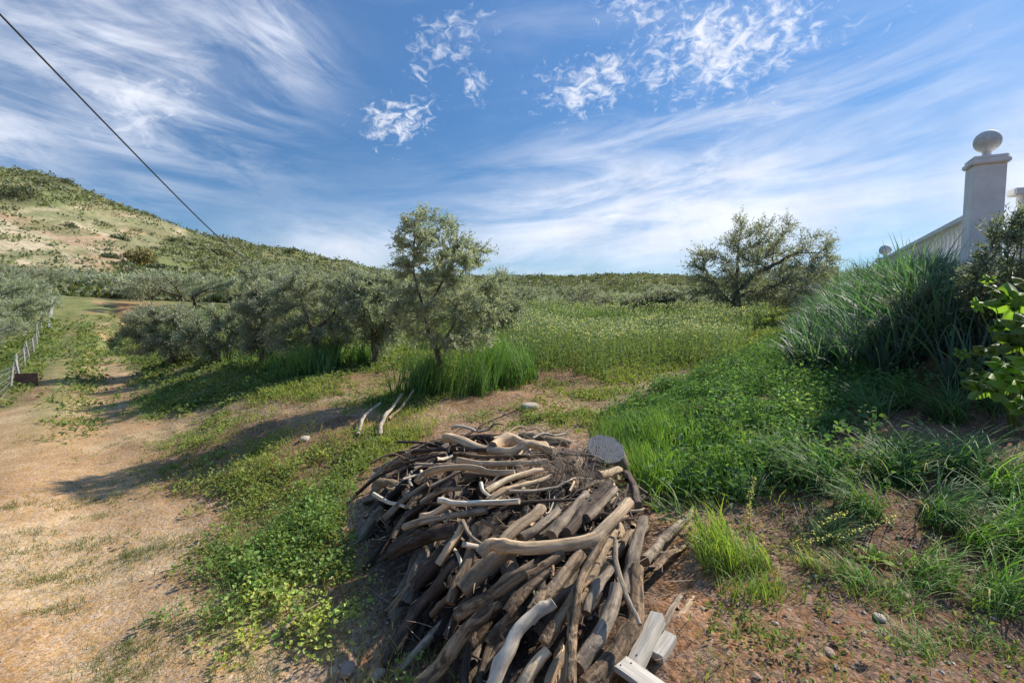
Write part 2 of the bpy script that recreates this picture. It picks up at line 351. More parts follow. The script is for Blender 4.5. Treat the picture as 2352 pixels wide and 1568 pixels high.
def in_barren(px, py): return (px < 430) & (py > np.interp(px, [-700, 0, 200, 330, 430], [470, 486, 474, 500, 520])) & (py < np.interp(px, [-700, 0, 120, 250, 300, 390, 430], [645, 642, 636, 630, 600, 550, 522]))
hc = lerp(hg, tan, barren)
hc = lerp(hc, C3(0.45, 0.20, 0.09), np.exp(-(((PX - 95) / 45) ** 2 + ((PY - 640) / 12) ** 2)) * (r > 60) * 0.8)
col = lerp(col, hc, hk)
cen = V[F].mean(1); rc = np.hypot(cen[:, 0], cen[:, 1]); tkc = trackness(cen[:, 0], cen[:, 1])
is_h = rc > 60; is_t = (tkc > 0.5) & (cen[:, 1] > 0.5) & (cen[:, 1] < 52) & ~is_h
def sub(name, sel, mat):
    f = F[sel]; u_, inv_ = np.unique(f, return_inverse=True)
    me = np_mesh(name, V[u_], inv_.reshape(f.shape), col[u_], True); return tag(link(name, me, mat), kind='structure')
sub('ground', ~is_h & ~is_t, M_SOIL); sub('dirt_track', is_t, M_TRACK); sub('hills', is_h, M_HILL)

# ================================================================= PLANT GENERATORS
def u01(n, a=0.0, b=1.0): return rng.uniform(a, b, n)
def blades(acc, base, h, wd, azl, bend, c0, c1, segs=3, phi0=0.12, twist=None):
    n = len(base)
    if n == 0: return
    h = np.broadcast_to(h, n); wd = np.broadcast_to(wd, n); bend = np.broadcast_to(bend, n); phi0 = np.broadcast_to(phi0, n)
    L = np.stack([np.sin(azl), np.cos(azl), np.zeros(n)], -1)
    fa = azl + (u01(n, -1.2, 1.2) if twist is None else twist) + math.pi / 2
    S = np.stack([np.sin(fa), np.cos(fa), np.zeros(n)], -1)
    P = base.copy(); V = np.zeros((n, segs + 1, 2, 3)); C = np.zeros((n, segs + 1, 2, 3))
    for k in range(segs + 1):
        t = k / segs; wk = wd * (1 - t) ** 0.6 * (0.55 + 0.45 * min(1, t * 3)) if k else wd * 0.6
        if k == segs: wk = wd * 0.04
        V[:, k, 0] = P - S * (wk / 2)[:, None]; V[:, k, 1] = P + S * (wk / 2)[:, None]
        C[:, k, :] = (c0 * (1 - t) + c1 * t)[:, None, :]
        ph = phi0 + bend * ((k + 0.5) / segs) ** 1.2
        P = P + (L * np.sin(ph)[:, None] + np.array([0, 0, 1.0]) * np.cos(ph)[:, None]) * (h / segs)[:, None]
    idx = np.arange(n)[:, None, None] * (segs + 1) * 2 + np.arange(segs)[None, :, None] * 2 + np.array([0, 1, 3, 2])[None, None, :]
    acc.add(V.reshape(-1, 3), idx.reshape(-1, 4), C.reshape(-1, 3))
def leaf4(acc, pos, d, side, L, Wd, col):
    """rhombic leaves"""
    n = len(pos); L = np.broadcast_to(L, n)[:, None]; Wd = np.broadcast_to(Wd, n)[:, None]
    V = np.stack([pos, pos + d * L * 0.45 + side * Wd / 2, pos + d * L, pos + d * L * 0.45 - side * Wd / 2], 1)
    acc.add(V.reshape(-1, 3), (np.arange(n)[:, None] * 4 + np.arange(4)), np.repeat(col, 4, 0))
def leaf6(acc, pos, d, up, L, Wd, col, fold=0.25):
    """broad leaves folded along the midrib"""
    n = len(pos); L = np.broadcast_to(L, n)[:, None]; Wd = np.broadcast_to(Wd, n)[:, None]; side = nrm(np.cross(d, up)); up2 = np.cross(side, d)
    f = up2 * Wd * fold
    V = np.stack([pos, pos + d * L * .30 + side * Wd * .5 + f, pos + d * L * .75 + side * Wd * .38 + f * .8, pos + d * L - up2 * L * .08,
                  pos + d * L * .75 - side * Wd * .38 + f * .8, pos + d * L * .30 - side * Wd * .5 + f], 1)
    b = np.arange(n)[:, None] * 6
    F = np.concatenate([b + np.array([0, 1, 2, 3]), b + np.array([0, 3, 4, 5])])
    acc.add(V.reshape(-1, 3), F, np.repeat(col, 6, 0))
def rdir(n, up=0.0):
    v = rng.normal(size=(n, 3)); v[:, 2] += up; return nrm(v)
def jit(c, n, a=0.2, hue=0.08):
    c = np.asarray(c, float); k = 1 + u01(n, -a, a)[:, None]; return np.clip(c * k * (1 + rng.normal(size=(n, 3)) * hue), 0.004, 1)
def on(x, y, dz=0.0): return np.stack([x, y, G(x, y) + dz], -1)
def inpix(V, m=60):
    px, py, f = proj(V); return (f > 0.3) & (px > -m) & (px < 2352 + m) & (py > -m) & (py < 1568 + m)

# grass tuft scatter: points -> several blades each
def tufts(acc, x, y, nb, h, wd, spread, col0, col1, segs=2, bend=(0.2, 0.9), lean=None, kz=1.0):
    n = len(x)
    if n == 0: return
    X = np.repeat(x, nb) + rng.normal(size=n * nb) * spread; Y = np.repeat(y, nb) + rng.normal(size=n * nb) * spread
    B = on(X, Y, -0.01); hh = np.repeat(np.broadcast_to(h, n), nb) * u01(n * nb, 0.5, 1.15)
    a = u01(n * nb, 0, 2 * math.pi) if lean is None else lean + rng.normal(size=n * nb) * 0.8
    c = np.repeat(u01(n, 0.8, 1.2), nb)[:, None]
    tw = np.repeat(np.broadcast_to(wd, n), nb)
    blades(acc, B, hh, tw * u01(n * nb, 0.7, 1.3), a, u01(n * nb, *bend), jit(col0, n * nb, .15, .06) * c, jit(col1, n * nb, .15, .08) * c, segs)
# leafy weed: rosette + stems carrying rounded leaves
def weeds(acc, x, y, nl, rad, hgt, L, Wd, col, stem=False, up=0.9, deep=None):
    n = len(x)
    if n == 0: return
    m = n * nl; R_ = np.repeat(np.broadcast_to(rad, n), nl); H_ = np.repeat(np.broadcast_to(hgt, n), nl); Ls = np.repeat(np.broadcast_to(L, n), nl)
    a = u01(m, 0, 2 * math.pi); q = np.sqrt(u01(m)); X = np.repeat(x, nl) + np.cos(a) * q * R_; Y = np.repeat(y, nl) + np.sin(a) * q * R_
    P = on(X, Y); P[:, 2] += H_ * (1.05 - 0.7 * q ** 2) * u01(m, 0.25, 1.0)
    d = np.stack([np.cos(a), np.sin(a), u01(m, -0.35, 0.5)], -1) + rng.normal(size=(m, 3)) * 0.45; d = nrm(d)
    c = jit(col, m, .22, .07) * np.repeat(u01(n, 0.75, 1.25), nl)[:, None]
    leaf6(acc, P, d, nrm(rng.normal(size=(m, 3)) * 0.35 + np.array([0, 0, up])), Ls * u01(m, .6, 1.3), Ls * (Wd / 1.0) * u01(m, .8, 1.2), c)

# ---------------------------------------------------------------- trees
def colonize(paths, att, step, kill, iters=70):
    N = []; Pa = []
    for p in paths:                                # list of polylines; first is the trunk; later ones start at nearest existing node
        p = [np.array(q, float) for q in p]
        if not N: N.append(p[0]); Pa.append(-1); cur = 0
        else: cur = int(np.argmin([np.linalg.norm(q - p[0]) for q in N]))
        for q in p[1:]:
            a = N[cur]; k = max(1, int(np.linalg.norm(q - a) / step))
            for m_ in range(1, k + 1):
                N.append(a + (q - a) * m_ / k + rng.normal(size=3) * step * 0.08); Pa.append(cur); cur = len(N) - 1
    att = np.asarray(att); NN = np.array(N); D = np.linalg.norm(att[:, None] - NN[None], axis=2); ni = D.argmin(1); nd = D.min(1)
    alive = nd > kill; done = set()
    for it in range(iters):
        if not alive.any(): break
        ids = np.where(alive)[0]; new = []
        for g in np.unique(ni[ids]):
            s_ = ids[ni[ids] == g]; v = nrm(att[s_] - N[g]).mean(0); v = v + rng.normal(size=3) * 0.12; L = np.linalg.norm(v)
            if L < 1e-3: continue
            v /= L; key = (int(g), int(v[0] * 4), int(v[1] * 4), int(v[2] * 4))
            if key in done: alive[s_[0]] = False; continue
            done.add(key); new.append((N[g] + v * step, int(g)))
        if not new: break
        for p, g in new: N.append(p); Pa.append(g)
        b0 = len(N) - len(new); Q = np.array([p for p, _ in new]); D = np.linalg.norm(att[:, None] - Q[None], axis=2); mi = D.argmin(1); md = D.min(1)
        up_ = md < nd; ni[up_] = mi[up_] + b0; nd[up_] = md[up_]; alive &= nd > kill
    return np.array(N), np.array(Pa)
def radii(N, Pa, rt, rb):
    cnt = np.zeros(len(N)); ch = np.zeros(len(N), int)
    for p in Pa:
        if p >= 0: ch[p] += 1
    cnt[ch == 0] = 1
    for k in range(len(N) - 1, 0, -1): cnt[Pa[k]] += cnt[k]
    e = math.log(max(cnt[0], 2)) / math.log(rb / rt); return rt * np.maximum(cnt, 1) ** (1 / e)
def limb_mesh(acc, N, Pa, r, col, sides=6):
    k = np.where(Pa >= 0)[0]; A_, B_ = N[Pa[k]], N[k]; d = nrm(B_ - A_)
    dp = d.copy(); pm = {int(i): n_ for n_, i in enumerate(k)}
    for n_, i in enumerate(k):
        p = int(Pa[i])
        if p in pm: dp[n_] = d[pm[p]]
    def ring(P, dd, rad):
        ref = np.where(np.abs(dd[:, 2:3]) > 0.9, np.array([[1.0, 0, 0]]), np.array([[0, 0, 1.0]])); a = nrm(np.cross(dd, ref)); b = np.cross(dd, a)
        th = np.arange(sides) * 2 * math.pi / sides
        return P[:, None] + (a[:, None] * np.cos(th)[None, :, None] + b[:, None] * np.sin(th)[None, :, None]) * rad[:, None, None]
    r0 = np.minimum(r[Pa[k]], r[k] * 1.35); R0 = ring(A_, dp, r0); R1 = ring(B_, d, r[k]); m = len(k)
    V = np.concatenate([R0, R1], 1); i = np.arange(sides); F = np.stack([i, (i + 1) % sides, (i + 1) % sides + sides, i + sides], -1)
    F = (np.arange(m)[:, None, None] * 2 * sides + F[None]).reshape(-1, 4)
    acc.add(V.reshape(-1, 3), F, np.repeat(jit(col, m, .15, .03), 2 * sides, 0))
OLV = [(0.29, 0.31, 0.225), (0.38, 0.395, 0.31), (0.21, 0.235, 0.15), (0.43, 0.425, 0.34)]
def twigs_leaves(acc, N, Pa, r, rt, ntw, tl, nl, L, Wd, up, centre, pal=OLV, twc=(0.16, 0.12, 0.08)):
    k = np.where((Pa >= 0) & (r < rt * 2.6))[0]
    if len(k) == 0: k = np.where(Pa >= 0)[0]
    e = rng.choice(k, ntw); f = u01(ntw)[:, None]; P = N[Pa[e]] * (1 - f) + N[e] * f; d = nrm(N[e] - N[Pa[e]])
    out = nrm(P - centre); td = nrm(d * 0.7 + rdir(ntw) * 0.7 + out * 0.35 + np.array([0, 0, up])); ln = u01(ntw, .6, 1.3) * tl
    s = nrm(np.cross(td, rdir(ntw)))
    acc.add(np.stack([P - s * .0015, P + s * .0015, P + td * ln[:, None] + s * .001, P + td * ln[:, None] - s * .001], 1).reshape(-1, 3), np.arange(ntw)[:, None] * 4 + np.arange(4), np.tile(np.array(twc), (ntw * 4, 1)))
    m = ntw * nl; T = np.tile(np.arange(nl) / nl, ntw) * 0.9 + 0.1 + rng.normal(size=m) * 0.03; td_ = np.repeat(td, nl, 0)
    lp = np.repeat(P, nl, 0) + td_ * (np.repeat(ln, nl) * T)[:, None] + np.array([0, 0, -0.04]) * (T ** 2)[:, None] * tl * 2
    ld = nrm(td_ * 0.75 + rdir(m) * 0.75); side = nrm(np.cross(ld, rdir(m)))
    pc = np.array(pal)[rng.integers(0, len(pal), ntw)]; c = jit(np.repeat(pc, nl, 0), m, .25, .05)
    leaf4(acc, lp, ld, side, L * u01(m, .7, 1.25), Wd * u01(m, .8, 1.2), c)
def bark_mat():
    m_, t = material('olive_bark'); c = t.new('ShaderNodeAttribute', attribute_name='Col').outputs['Color']; tc_ = t.new('ShaderNodeTexCoord').outputs['Object']
    n = t.noise(t.new('ShaderNodeMapping', {0: tc_, 3: (30, 30, 9)}), 1.0, 6, 0.7)
    c = t.mix(1.0, c, t.new('ShaderNodeCombineColor', {0: t.ramp(n, 0.3, 0.7, 0.5, 1.4), 1: t.ramp(n, 0.3, 0.7, 0.5, 1.35), 2: t.ramp(n, 0.3, 0.7, 0.5, 1.3)}).outputs[0], 'MULTIPLY')
    finish(t, t.new('ShaderNodeBsdfPrincipled', {'Base Color': c, 'Roughness': 0.9, 'Normal': t.new('ShaderNodeBump', {'Height': n, 'Strength': 0.8, 'Distance': 0.01}).outputs[0]}).outputs[0]); return m_
M_BARK = bark_mat(); BARK = (0.14, 0.115, 0.09)
def traced_tree(name, label, cat, base_px, ells, paths, rb, natt, ntw, L=0.05, Wd=0.013, tl=0.22, nl=12, group=None, up=0.15, step=None, depth=None, pal=OLV, yb=None):
    b = hit(*base_px) if depth is None else None
    if b is None:
        b = at_depth(base_px[0], base_px[1], depth); b[2] = float(G(b[0], b[1]))
    dep = b[1]; k = dep / FPX; to = lambda px, py, dy=0.0: at_depth(px, py, dep) + np.array([0, dy, 0]) - b
    pts = []; vol = np.array([e[2] * e[3] for e in ells], float); vol /= vol.sum()
    for e, vv in zip(ells, vol):
        m = max(4, int(natt * vv)); v = rdir(m) * (u01(m) ** 0.42)[:, None]; c = to(e[0], e[1], (e[4] if len(e) > 4 else rng.normal() * 0.25) * e[2] * k)
        pts.append(c + v * np.array([e[2] * k, max(e[2], e[3]) * k * 0.9, e[3] * k]))
    att = np.concatenate(pts); att = att[att[:, 2] > 0.12]
    pa = []
    for i, p in enumerate(paths):
        q = [to(a, c, (0 if len(p[0]) < 3 else 0)) for a, c in p]
        if i == 0: q[0] = np.array([0, 0, -0.05])
        else:
            dy = rng.normal() * 0.12 * dep / 6
            for s_ in range(1, len(q)): q[s_] = q[s_] + np.array([0, dy * s_ / len(q), 0])
        pa.append(q)
    st = step or 0.075 * dep / 6.0
    N, Pa = colonize(pa, att, st, st * 1.6); rt = 0.0028 * dep / 6; r_ = radii(N, Pa, rt, rb)
    t = empty(name, b); tag(t, label, cat, group)
    ta = Acc(); limb_mesh(ta, N, Pa, r_, BARK, 7); link('trunk', ta.mesh('trunk', True), M_BARK, t)
    ca = Acc(); twigs_leaves(ca, N, Pa, r_, rt, ntw, tl, nl, L, Wd, up, att.mean(0), pal); link('crown', ca.mesh('crown'), M_OLIVE, t)
    return t
def generic_olive(seed, hgt, wid, ntw, nl, L, Wd, tl=0.3):
    global rng; keep = rng; rng = np.random.default_rng(seed)
    pts = []
    for _ in range(7):
        c = np.array([rng.normal() * wid * .27, rng.normal() * wid * .27, hgt * u01(1, .42, .78)[0]]); m = 34; pts.append(c + rdir(m) * (u01(m) ** .4)[:, None] * np.array([wid * .27, wid * .27, hgt * .24]))
    att = np.concatenate(pts); att = att[att[:, 2] > 0.2 * hgt]; s = hgt
    paths = [[(0, 0, -.1), (rng.normal() * .06 * s, rng.normal() * .06 * s, .16 * s), (rng.normal() * .1 * s, rng.normal() * .1 * s, .3 * s)], [(0, 0, .16 * s), (rng.normal() * .15 * s, rng.normal() * .15 * s, .36 * s)]]
    N, Pa = colonize(paths, att, .07 * s, .11 * s, 30); rt = .004 * s; r_ = radii(N, Pa, rt, .045 * s)
    ta = Acc(); limb_mesh(ta, N, Pa, r_, BARK, 5); ca = Acc(); twigs_leaves(ca, N, Pa, r_, rt, ntw, tl, nl, L, Wd, .05, att.mean(0))
    rng = keep; return ta.mesh('olive_trunk', True), ca.mesh('olive_crown')
def shrub_mesh(seed, n, L, cols, flat=0.75, stems=True):
    r0 = np.random.default_rng(seed); acc = Acc(); nb = 9
    cc = r0.normal(size=(nb, 3)) * np.array([.42, .42, .22]) + np.array([0, 0, .42 * flat]); rad = r0.uniform(.30, .5, nb)
    i = r0.integers(0, nb, n); v = nrm(r0.normal(size=(n, 3))); P = cc[i] + v * rad[i][:, None] * (r0.uniform(size=n) ** .25)[:, None] * np.array([1, 1, flat]); P = P[P[:, 2] > -0.05]; m = len(P)
    d = nrm(r0.normal(size=(m, 3)) + nrm(P) * .6 + [0, 0, .3]); s = nrm(np.cross(d, r0.normal(size=(m, 3)))); ci = np.array(cols)[(i[:m] + r0.integers(0, 2, m)) % len(cols)]
    leaf4(acc, P, d, s, L * r0.uniform(.6, 1.3, m), L * .62, np.clip(ci * (1 + r0.normal(size=(m, 1)) * .2), .01, 1)); return acc.mesh('shrub_foliage')

# ================================================================= TREES NEAR THE CAMERA
traced_tree('olive_tree', 'slender young olive with a tall open crown, standing in tall bright grass at the centre', 'olive tree', (1010, 902),
    [(962, 545, 40, 70), (1025, 600, 78, 85), (980, 492, 24, 26), (1015, 520, 24, 35), (1092, 580, 34, 28), (920, 590, 26, 62), (1010, 690, 105, 60), (940, 690, 62, 52), (1085, 700, 72, 58), (1040, 752, 88, 38), (1125, 655, 26, 34), (1065, 775, 85, 24), (960, 775, 40, 20), (918, 535, 10, 26), (955, 740, 40, 40)],
    [[(1010, 902), (1013, 850), (1004, 806)], [(1004, 806), (985, 770), (978, 715), (962, 665), (955, 600), (960, 520)], [(1006, 806), (1028, 770), (1048, 735), (1060, 690)], [(985, 768), (950, 764), (915, 752)], [(978, 715), (1010, 660), (1035, 590)]],
    0.035, 900, 3100, L=0.048, Wd=0.013, tl=0.17, nl=11)
traced_tree('olive_tree', 'wide windswept olive tree with a dark leaning trunk, right of centre beside the grassy bank', 'olive tree', (1698, 745),
    [(1740, 565, 85, 48), (1640, 590, 45, 36), (1852, 562, 46, 28), (1760, 630, 145, 58), (1620, 650, 48, 45), (1865, 640, 55, 48), (1700, 515, 30, 16), (1770, 510, 22, 14), (1808, 522, 22, 16), (1590, 610, 22, 10), (1690, 680, 70, 24), (1790, 680, 90, 30)],
    [[(1698, 745), (1692, 700), (1690, 655), (1694, 620)], [(1690, 668), (1735, 635), (1790, 605), (1850, 575)], [(1692, 705), (1668, 678), (1640, 640)], [(1694, 620), (1700, 560)], [(1692, 690), (1720, 670), (1760, 660)]],
    0.13, 850, 3000, L=0.10, Wd=0.024, tl=0.46, nl=11, up=0.1, depth=15.5, pal=[(0.24, 0.25, 0.165), (0.31, 0.31, 0.22), (0.18, 0.19, 0.11), (0.34, 0.32, 0.23)])
traced_tree('olive_tree', 'broad low olive tree rising from tall green grass just left of the slender olive', 'olive tree', (718, 848),
    [(700, 705, 110, 55), (640, 700, 62, 48), (715, 645, 54, 36), (790, 700, 60, 58), (690, 625, 26, 22), (740, 765, 95, 36), (650, 775, 60, 38), (800, 640, 30, 30)],
    [[(718, 848), (724, 815), (728, 795)], [(728, 795), (700, 720), (680, 670)], [(728, 765), (770, 720), (790, 680)]], 0.06, 800, 3600, L=0.052, Wd=0.014, tl=0.20, nl=11)
traced_tree('olive_tree', 'round grey-green olive tree with dark twin stems at the right edge of the dirt track', 'olive tree', (395, 840),
    [(370, 735, 75, 30), (425, 757, 66, 40), (335, 758, 45, 34), (330, 722, 34, 18), (400, 790, 66, 26), (350, 795, 40, 20), (440, 800, 40, 22)],
    [[(395, 840), (390, 800), (360, 780)], [(391, 805), (420, 775), (440, 750)]], 0.08, 600, 2800, L=0.065, Wd=0.018, tl=0.26, nl=11, depth=11.5)
traced_tree('olive_tree', 'low thin-stemmed olive between the round grey-green olive and the broad low one', 'olive tree', (525, 822),
    [(520, 750, 56, 42), (560, 735, 46, 38), (485, 770, 46, 40), (540, 790, 56, 28), (500, 800, 40, 20), (570, 795, 40, 26)], [[(525, 822), (522, 790), (530, 765)]], 0.06, 420, 2100, L=0.062, Wd=0.017, tl=0.25, nl=11, depth=10.6)
traced_tree('olive_tree', 'small olive tree half hidden behind the left side of the broad low olive', 'olive tree', (605, 815),
    [(598, 712, 44, 36), (625, 680, 40, 30), (590, 765, 44, 40), (640, 650, 24, 20), (610, 795, 44, 22)], [[(605, 815), (600, 780), (602, 740)]], 0.05, 400, 1900, L=0.058, Wd=0.016, tl=0.23, nl=11, depth=9.4)
traced_tree('olive_tree', 'olive drooping low in the gap between the broad low olive and the slender one', 'olive tree', (862, 800),
    [(850, 700, 62, 55), (830, 655, 44, 30), (868, 760, 48, 46), (905, 690, 46, 58), (880, 640, 26, 22)], [[(862, 800), (858, 770), (850, 730)], [(858, 770), (885, 735), (900, 700)]], 0.05, 520, 2600, L=0.054, Wd=0.015, tl=0.22, nl=11, depth=8.6)
traced_tree('olive_tree', 'pale olive tree seen just behind the right side of the slender central olive', 'olive tree', (1128, 775),
    [(1130, 690, 46, 44), (1150, 650, 22, 30), (1105, 730, 55, 36), (1170, 715, 36, 34)], [[(1128, 775), (1130, 745), (1128, 710)]], 0.06, 380, 1900, L=0.07, Wd=0.019, tl=0.28, nl=10, depth=11.5)

# ================================================================= GROVE (copies)
proto = []
for s_, (hh, ww) in enumerate([(2.5, 3.0), (2.2, 3.4), (2.8, 2.8)]): proto.append(generic_olive(100 + s_, hh, ww, 1000, 9, 0.13, 0.038, .40))
far_p = [generic_olive(200 + s_, 2.4, 3.2, 380, 6, 0.26, 0.10, .42) for s_ in range(2)]
close_p = [generic_olive(401 + s_, 2.5, 3.2, 2600, 10, 0.075, 0.021, .30) for s_ in range(2)]
def put_olive(x, y, sc, label, group, near=True):
    tm, cm = (proto if near else far_p)[rng.integers(0, 3 if near else 2)]
    if math.hypot(x, y) < 24: tm, cm = close_p[rng.integers(0, 2)]
    t = empty('olive_tree', (x, y, float(G(x, y)) - .05)); t.rotation_euler = (0, 0, u01(1, 0, 6.28)[0]); t.scale = (sc * u01(1, .9, 1.15)[0], sc * u01(1, .9, 1.15)[0], sc)
    tag(t, label, 'olive tree', group)
    for nm, me, mt in (('trunk', tm, M_BARK), ('crown', cm, M_OLIVE)):
        if not me.materials: me.materials.append(mt)
        o = bpy.data.objects.new(nm, me); COL.objects.link(o); o.parent = t
# hedge of olives behind the fence, left of the track
hedge = []
for px, dep, sc in [(10, 10.5, .8), (-70, 11.0, .8), (55, 13.5, .8), (-10, 15.5, .95), (75, 18.0, .9), (15, 20.5, 1.05), (80, 24, 1.0), (30, 27, 1.15), (92, 31, 1.15), (55, 36, 1.2), (-40, 22, 1.2), (-30, 30, 1.3), (0, 38, 1.3), (100, 40, 1.15)]:
    p = at_depth(px, 800, dep); p[0] = min(p[0], -0.895 * dep - 2.3) - 1.0; sc *= .84
    hedge.append((p[0], p[1], sc))
ORD = ['first', 'second', 'third', 'fourth', 'fifth', 'sixth', 'seventh', 'eighth', 'ninth', 'tenth', 'eleventh', 'twelfth', 'thirteenth', 'fourteenth', 'fifteenth', 'sixteenth', 'seventeenth', 'eighteenth', 'nineteenth', 'twentieth'] + ['%dth' % q for q in range(21, 60)]
hedge.sort(key=lambda q: q[1])
for q_, (x, y, sc) in enumerate(hedge): put_olive(x, y, sc, 'dense grey olive behind the left post fence, %s from the near end' % ORD[q_], 'olives behind the fence left of the track')
pts = []
ca_, sa_ = math.cos(R(24)), math.sin(R(24))
for gx in np.arange(-140, 140, 5.6):
    for gy in np.arange(-40, 160, 5.2):
        x = gx * ca_ - gy * sa_ + rng.normal() * .8; y = gx * sa_ + gy * ca_ + rng.normal() * .8
        if y < 5: continue
        r_ = math.hypot(x, y); px, py, _ = proj(np.array([x, y, float(G(x, y)) + 1.0]))
        if not (-60 < px < 2000): continue
        tt = float(trk(x, y)); lo = 27 if px > 1160 else (19 if px < 560 else 24)
        if r_ < lo or (tt < 2.0 and y < 52): continue
        if px > 1240 and px < 1560 and r_ < 31: continue
        rmax = float(np.interp(px, [0, 150, 300, 450, 900, 1200, 2000], [80, 82, 92, 100, 105, 120, 110]))
        if r_ > rmax or in_barren(px, py): continue
        if r_ > 60 and rng.random() < .12: continue
        pts.append((x, y, r_, px))
BINS = [(300, 'under the pale cleared slope'), (520, 'under the ridge bushes'), (800, 'behind the broad low olive'), (1160, 'behind the slender olive'), (1420, 'behind the leafless bush'), (1640, 'left of the windswept olive'), (9999, 'behind the windswept olive')]
def binned(px, r_, edges, rows):
    return next(i for i, b in enumerate(BINS) if px < b[0]), sum(r_ > e for e in edges)
pts.sort(key=lambda q: q[3]); cnts = {}
for x, y, r_, px in pts:
    i_, j_ = binned(px, r_, (45, 68), 3); c_ = cnts[(i_, j_)] = cnts.get((i_, j_), -1) + 1
    lab = 'grove olive %s, %s rows, %s from left' % (BINS[i_][1], ('nearest', 'middle', 'farthest')[j_], ORD[c_])
    grp = 'grove olives at the end of the track' if px < 600 else ('grove olives behind the near trees' if px < 1160 else 'olives beyond the meadow')
    put_olive(x, y, u01(1, .8, 1.2)[0] * (1 if px < 1160 else (.72 if r_ < 65 else .95)), lab, grp, near=r_ < 48)
print('grove', len(pts))

# ================================================================= SHRUBS ON THE HILL
DG = [(0.085, 0.11, 0.055), (0.12, 0.14, 0.08), (0.06, 0.08, 0.042)]; GG = [(0.13, 0.14, 0.09), (0.10, 0.12, 0.06), (0.17, 0.17, 0.11)]
YG = [(0.24, 0.20, 0.07), (0.16, 0.16, 0.06), (0.30, 0.25, 0.09)]; BR = [(0.12, 0.07, 0.04), (0.18, 0.12, 0.05), (0.20, 0.18, 0.06)]
SHM = {k: [shrub_mesh(300 + i * 7 + s_, 900, .15, c) for s_ in range(2)] for i, (k, c) in enumerate({'dark': DG, 'grey': GG, 'yellow': YG, 'brown': BR}.items())}
def put_shrub(px, py, wpx, kind, label=None, group=None, hk=1.0, pos=None):
    p = hit(px, py) if pos is None else pos
    if p is None or (pos is None and p[1] < 20): return
    w_ = wpx / FPX * p[1] / 1.7 if pos is None else wpx
    me = SHM[kind][rng.integers(0, 2)]
    if not me.materials: me.materials.append(M_SHRUB)
    o = bpy.data.objects.new('shrub', me); COL.objects.link(o); o.location = (p[0], p[1], float(G0(p[0], p[1])) - w_ * .12); o.scale = (w_ * 1.0, w_, w_ * hk * u01(1, .85, 1.2)[0]); o.rotation_euler = (0, 0, u01(1, 0, 6.28)[0])
    tag(o, label, 'shrub', group)
for px, py, wp, kd, hk, lab in [(437, 530, 40, 'dark', 1.1, 'tall dark bush on the ridge where the pale cleared slope ends'), (492, 533, 36, 'dark', 1.2, 'rounded dark bush on the ridge under the end of the cable'), (533, 546, 36, 'dark', .8, 'low wide dark bush on the ridge just right of the cable'),
        (466, 531, 18, 'dark', .9, 'small dark bush between two taller ridge bushes'), (265, 592, 36, 'dark', .9, 'dark bush alone on the pale cleared slope'), (325, 612, 62, 'yellow', 1.25, 'large olive-yellow bush at the edge of the cleared slope'),
        (358, 622, 44, 'dark', 1.0, 'dark bush right of the large olive-yellow bush'), (288, 612, 46, 'dark', .7, 'low dark bush left of the large olive-yellow bush'), (14, 645, 90, 'brown', .8, 'rusty brown-green bush at the left edge above the grove'), (478, 582, 66, 'dark', .6, 'flat dark thicket midway up the scrubby slope'),
        (520, 590, 30, 'brown', .7, 'small brownish bush right of the flat dark thicket'), (50, 455, 70, 'grey', .9, 'big grey-green bush high on the left of the hill'), (305, 477, 30, 'dark', .8, 'dark bush on the skyline above the cleared slope'), (272, 462, 44, 'dark', .5, 'long dark bush hugging the skyline left of the ridge bushes'), (668, 583, 30, 'dark', .9, 'dark bush on the skyline over the broad low olive')]:
    put_shrub(px, py, wp, kd, lab, None, hk)
cnt = 0; HS = []
for _ in range(4000):
    if cnt >= 190: break
    px = rng.uniform(-20, 2000); p = None
    r0 = rng.uniform(75, 420); a = _az(px); x, y = math.sin(a) * r0, math.cos(a) * r0; Rr = float(np.interp(a, _gaz, _gR))
    if r0 > Rr * 1.005: continue
    z = float(G0(x, y)); qx, qy, _ = proj(np.array([x, y, z]))
    if in_barren(qx, qy) and rng.random() < .93: continue
    if fbm(x, y, .03, 3, 61) < .42 and rng.random() < .6: continue
    if px > 900 and r0 < 130: continue
    kd = rng.choice(['dark', 'grey', 'grey', 'dark', 'yellow'], p=[.35, .25, .2, .12, .08]); s_ = float(rng.gamma(4, .42)) * (.8 + r0 / 300)
    grp = ('shrubs scattered over the near hillside', 'wild shrub on the scrubby slope of the left hill') if px < 880 else ('shrubs on the distant ridge', 'small dark shrub on the distant right-hand ridge')
    HS.append((qx, qy, x, y, z, min(s_, 3.4), kd, grp)); cnt += 1
HS.sort(key=lambda q: q[0]); cnts = {}
HB = [(220, 'above the left fence olives'), (430, 'over the end of the track'), (640, 'right of the cable end'), (880, 'above the broad low olive'), (1200, 'just right of the slender olive'), (1500, 'above the leafless bush'), (9999, 'near the windswept olive')]
for qx, qy, x, y, z, s_, kd, grp in HS:
    i_ = next(i for i, b in enumerate(HB) if qx < b[0]); j_ = int(math.hypot(x, y) > 190) if qx < 880 else int(math.hypot(x, y) > 260)
    cn = {'dark': 'dark green', 'grey': 'grey-green', 'yellow': 'olive-yellow'}[kd]; c_ = cnts[(i_, j_, kd)] = cnts.get((i_, j_, kd), -1) + 1
    put_shrub(0, 0, s_, kd, '%s hill shrub %s, %s part, %s from left' % (cn, HB[i_][1], ('lower', 'upper')[j_], ORD[c_]), grp[0], .75, pos=(x, y, z))
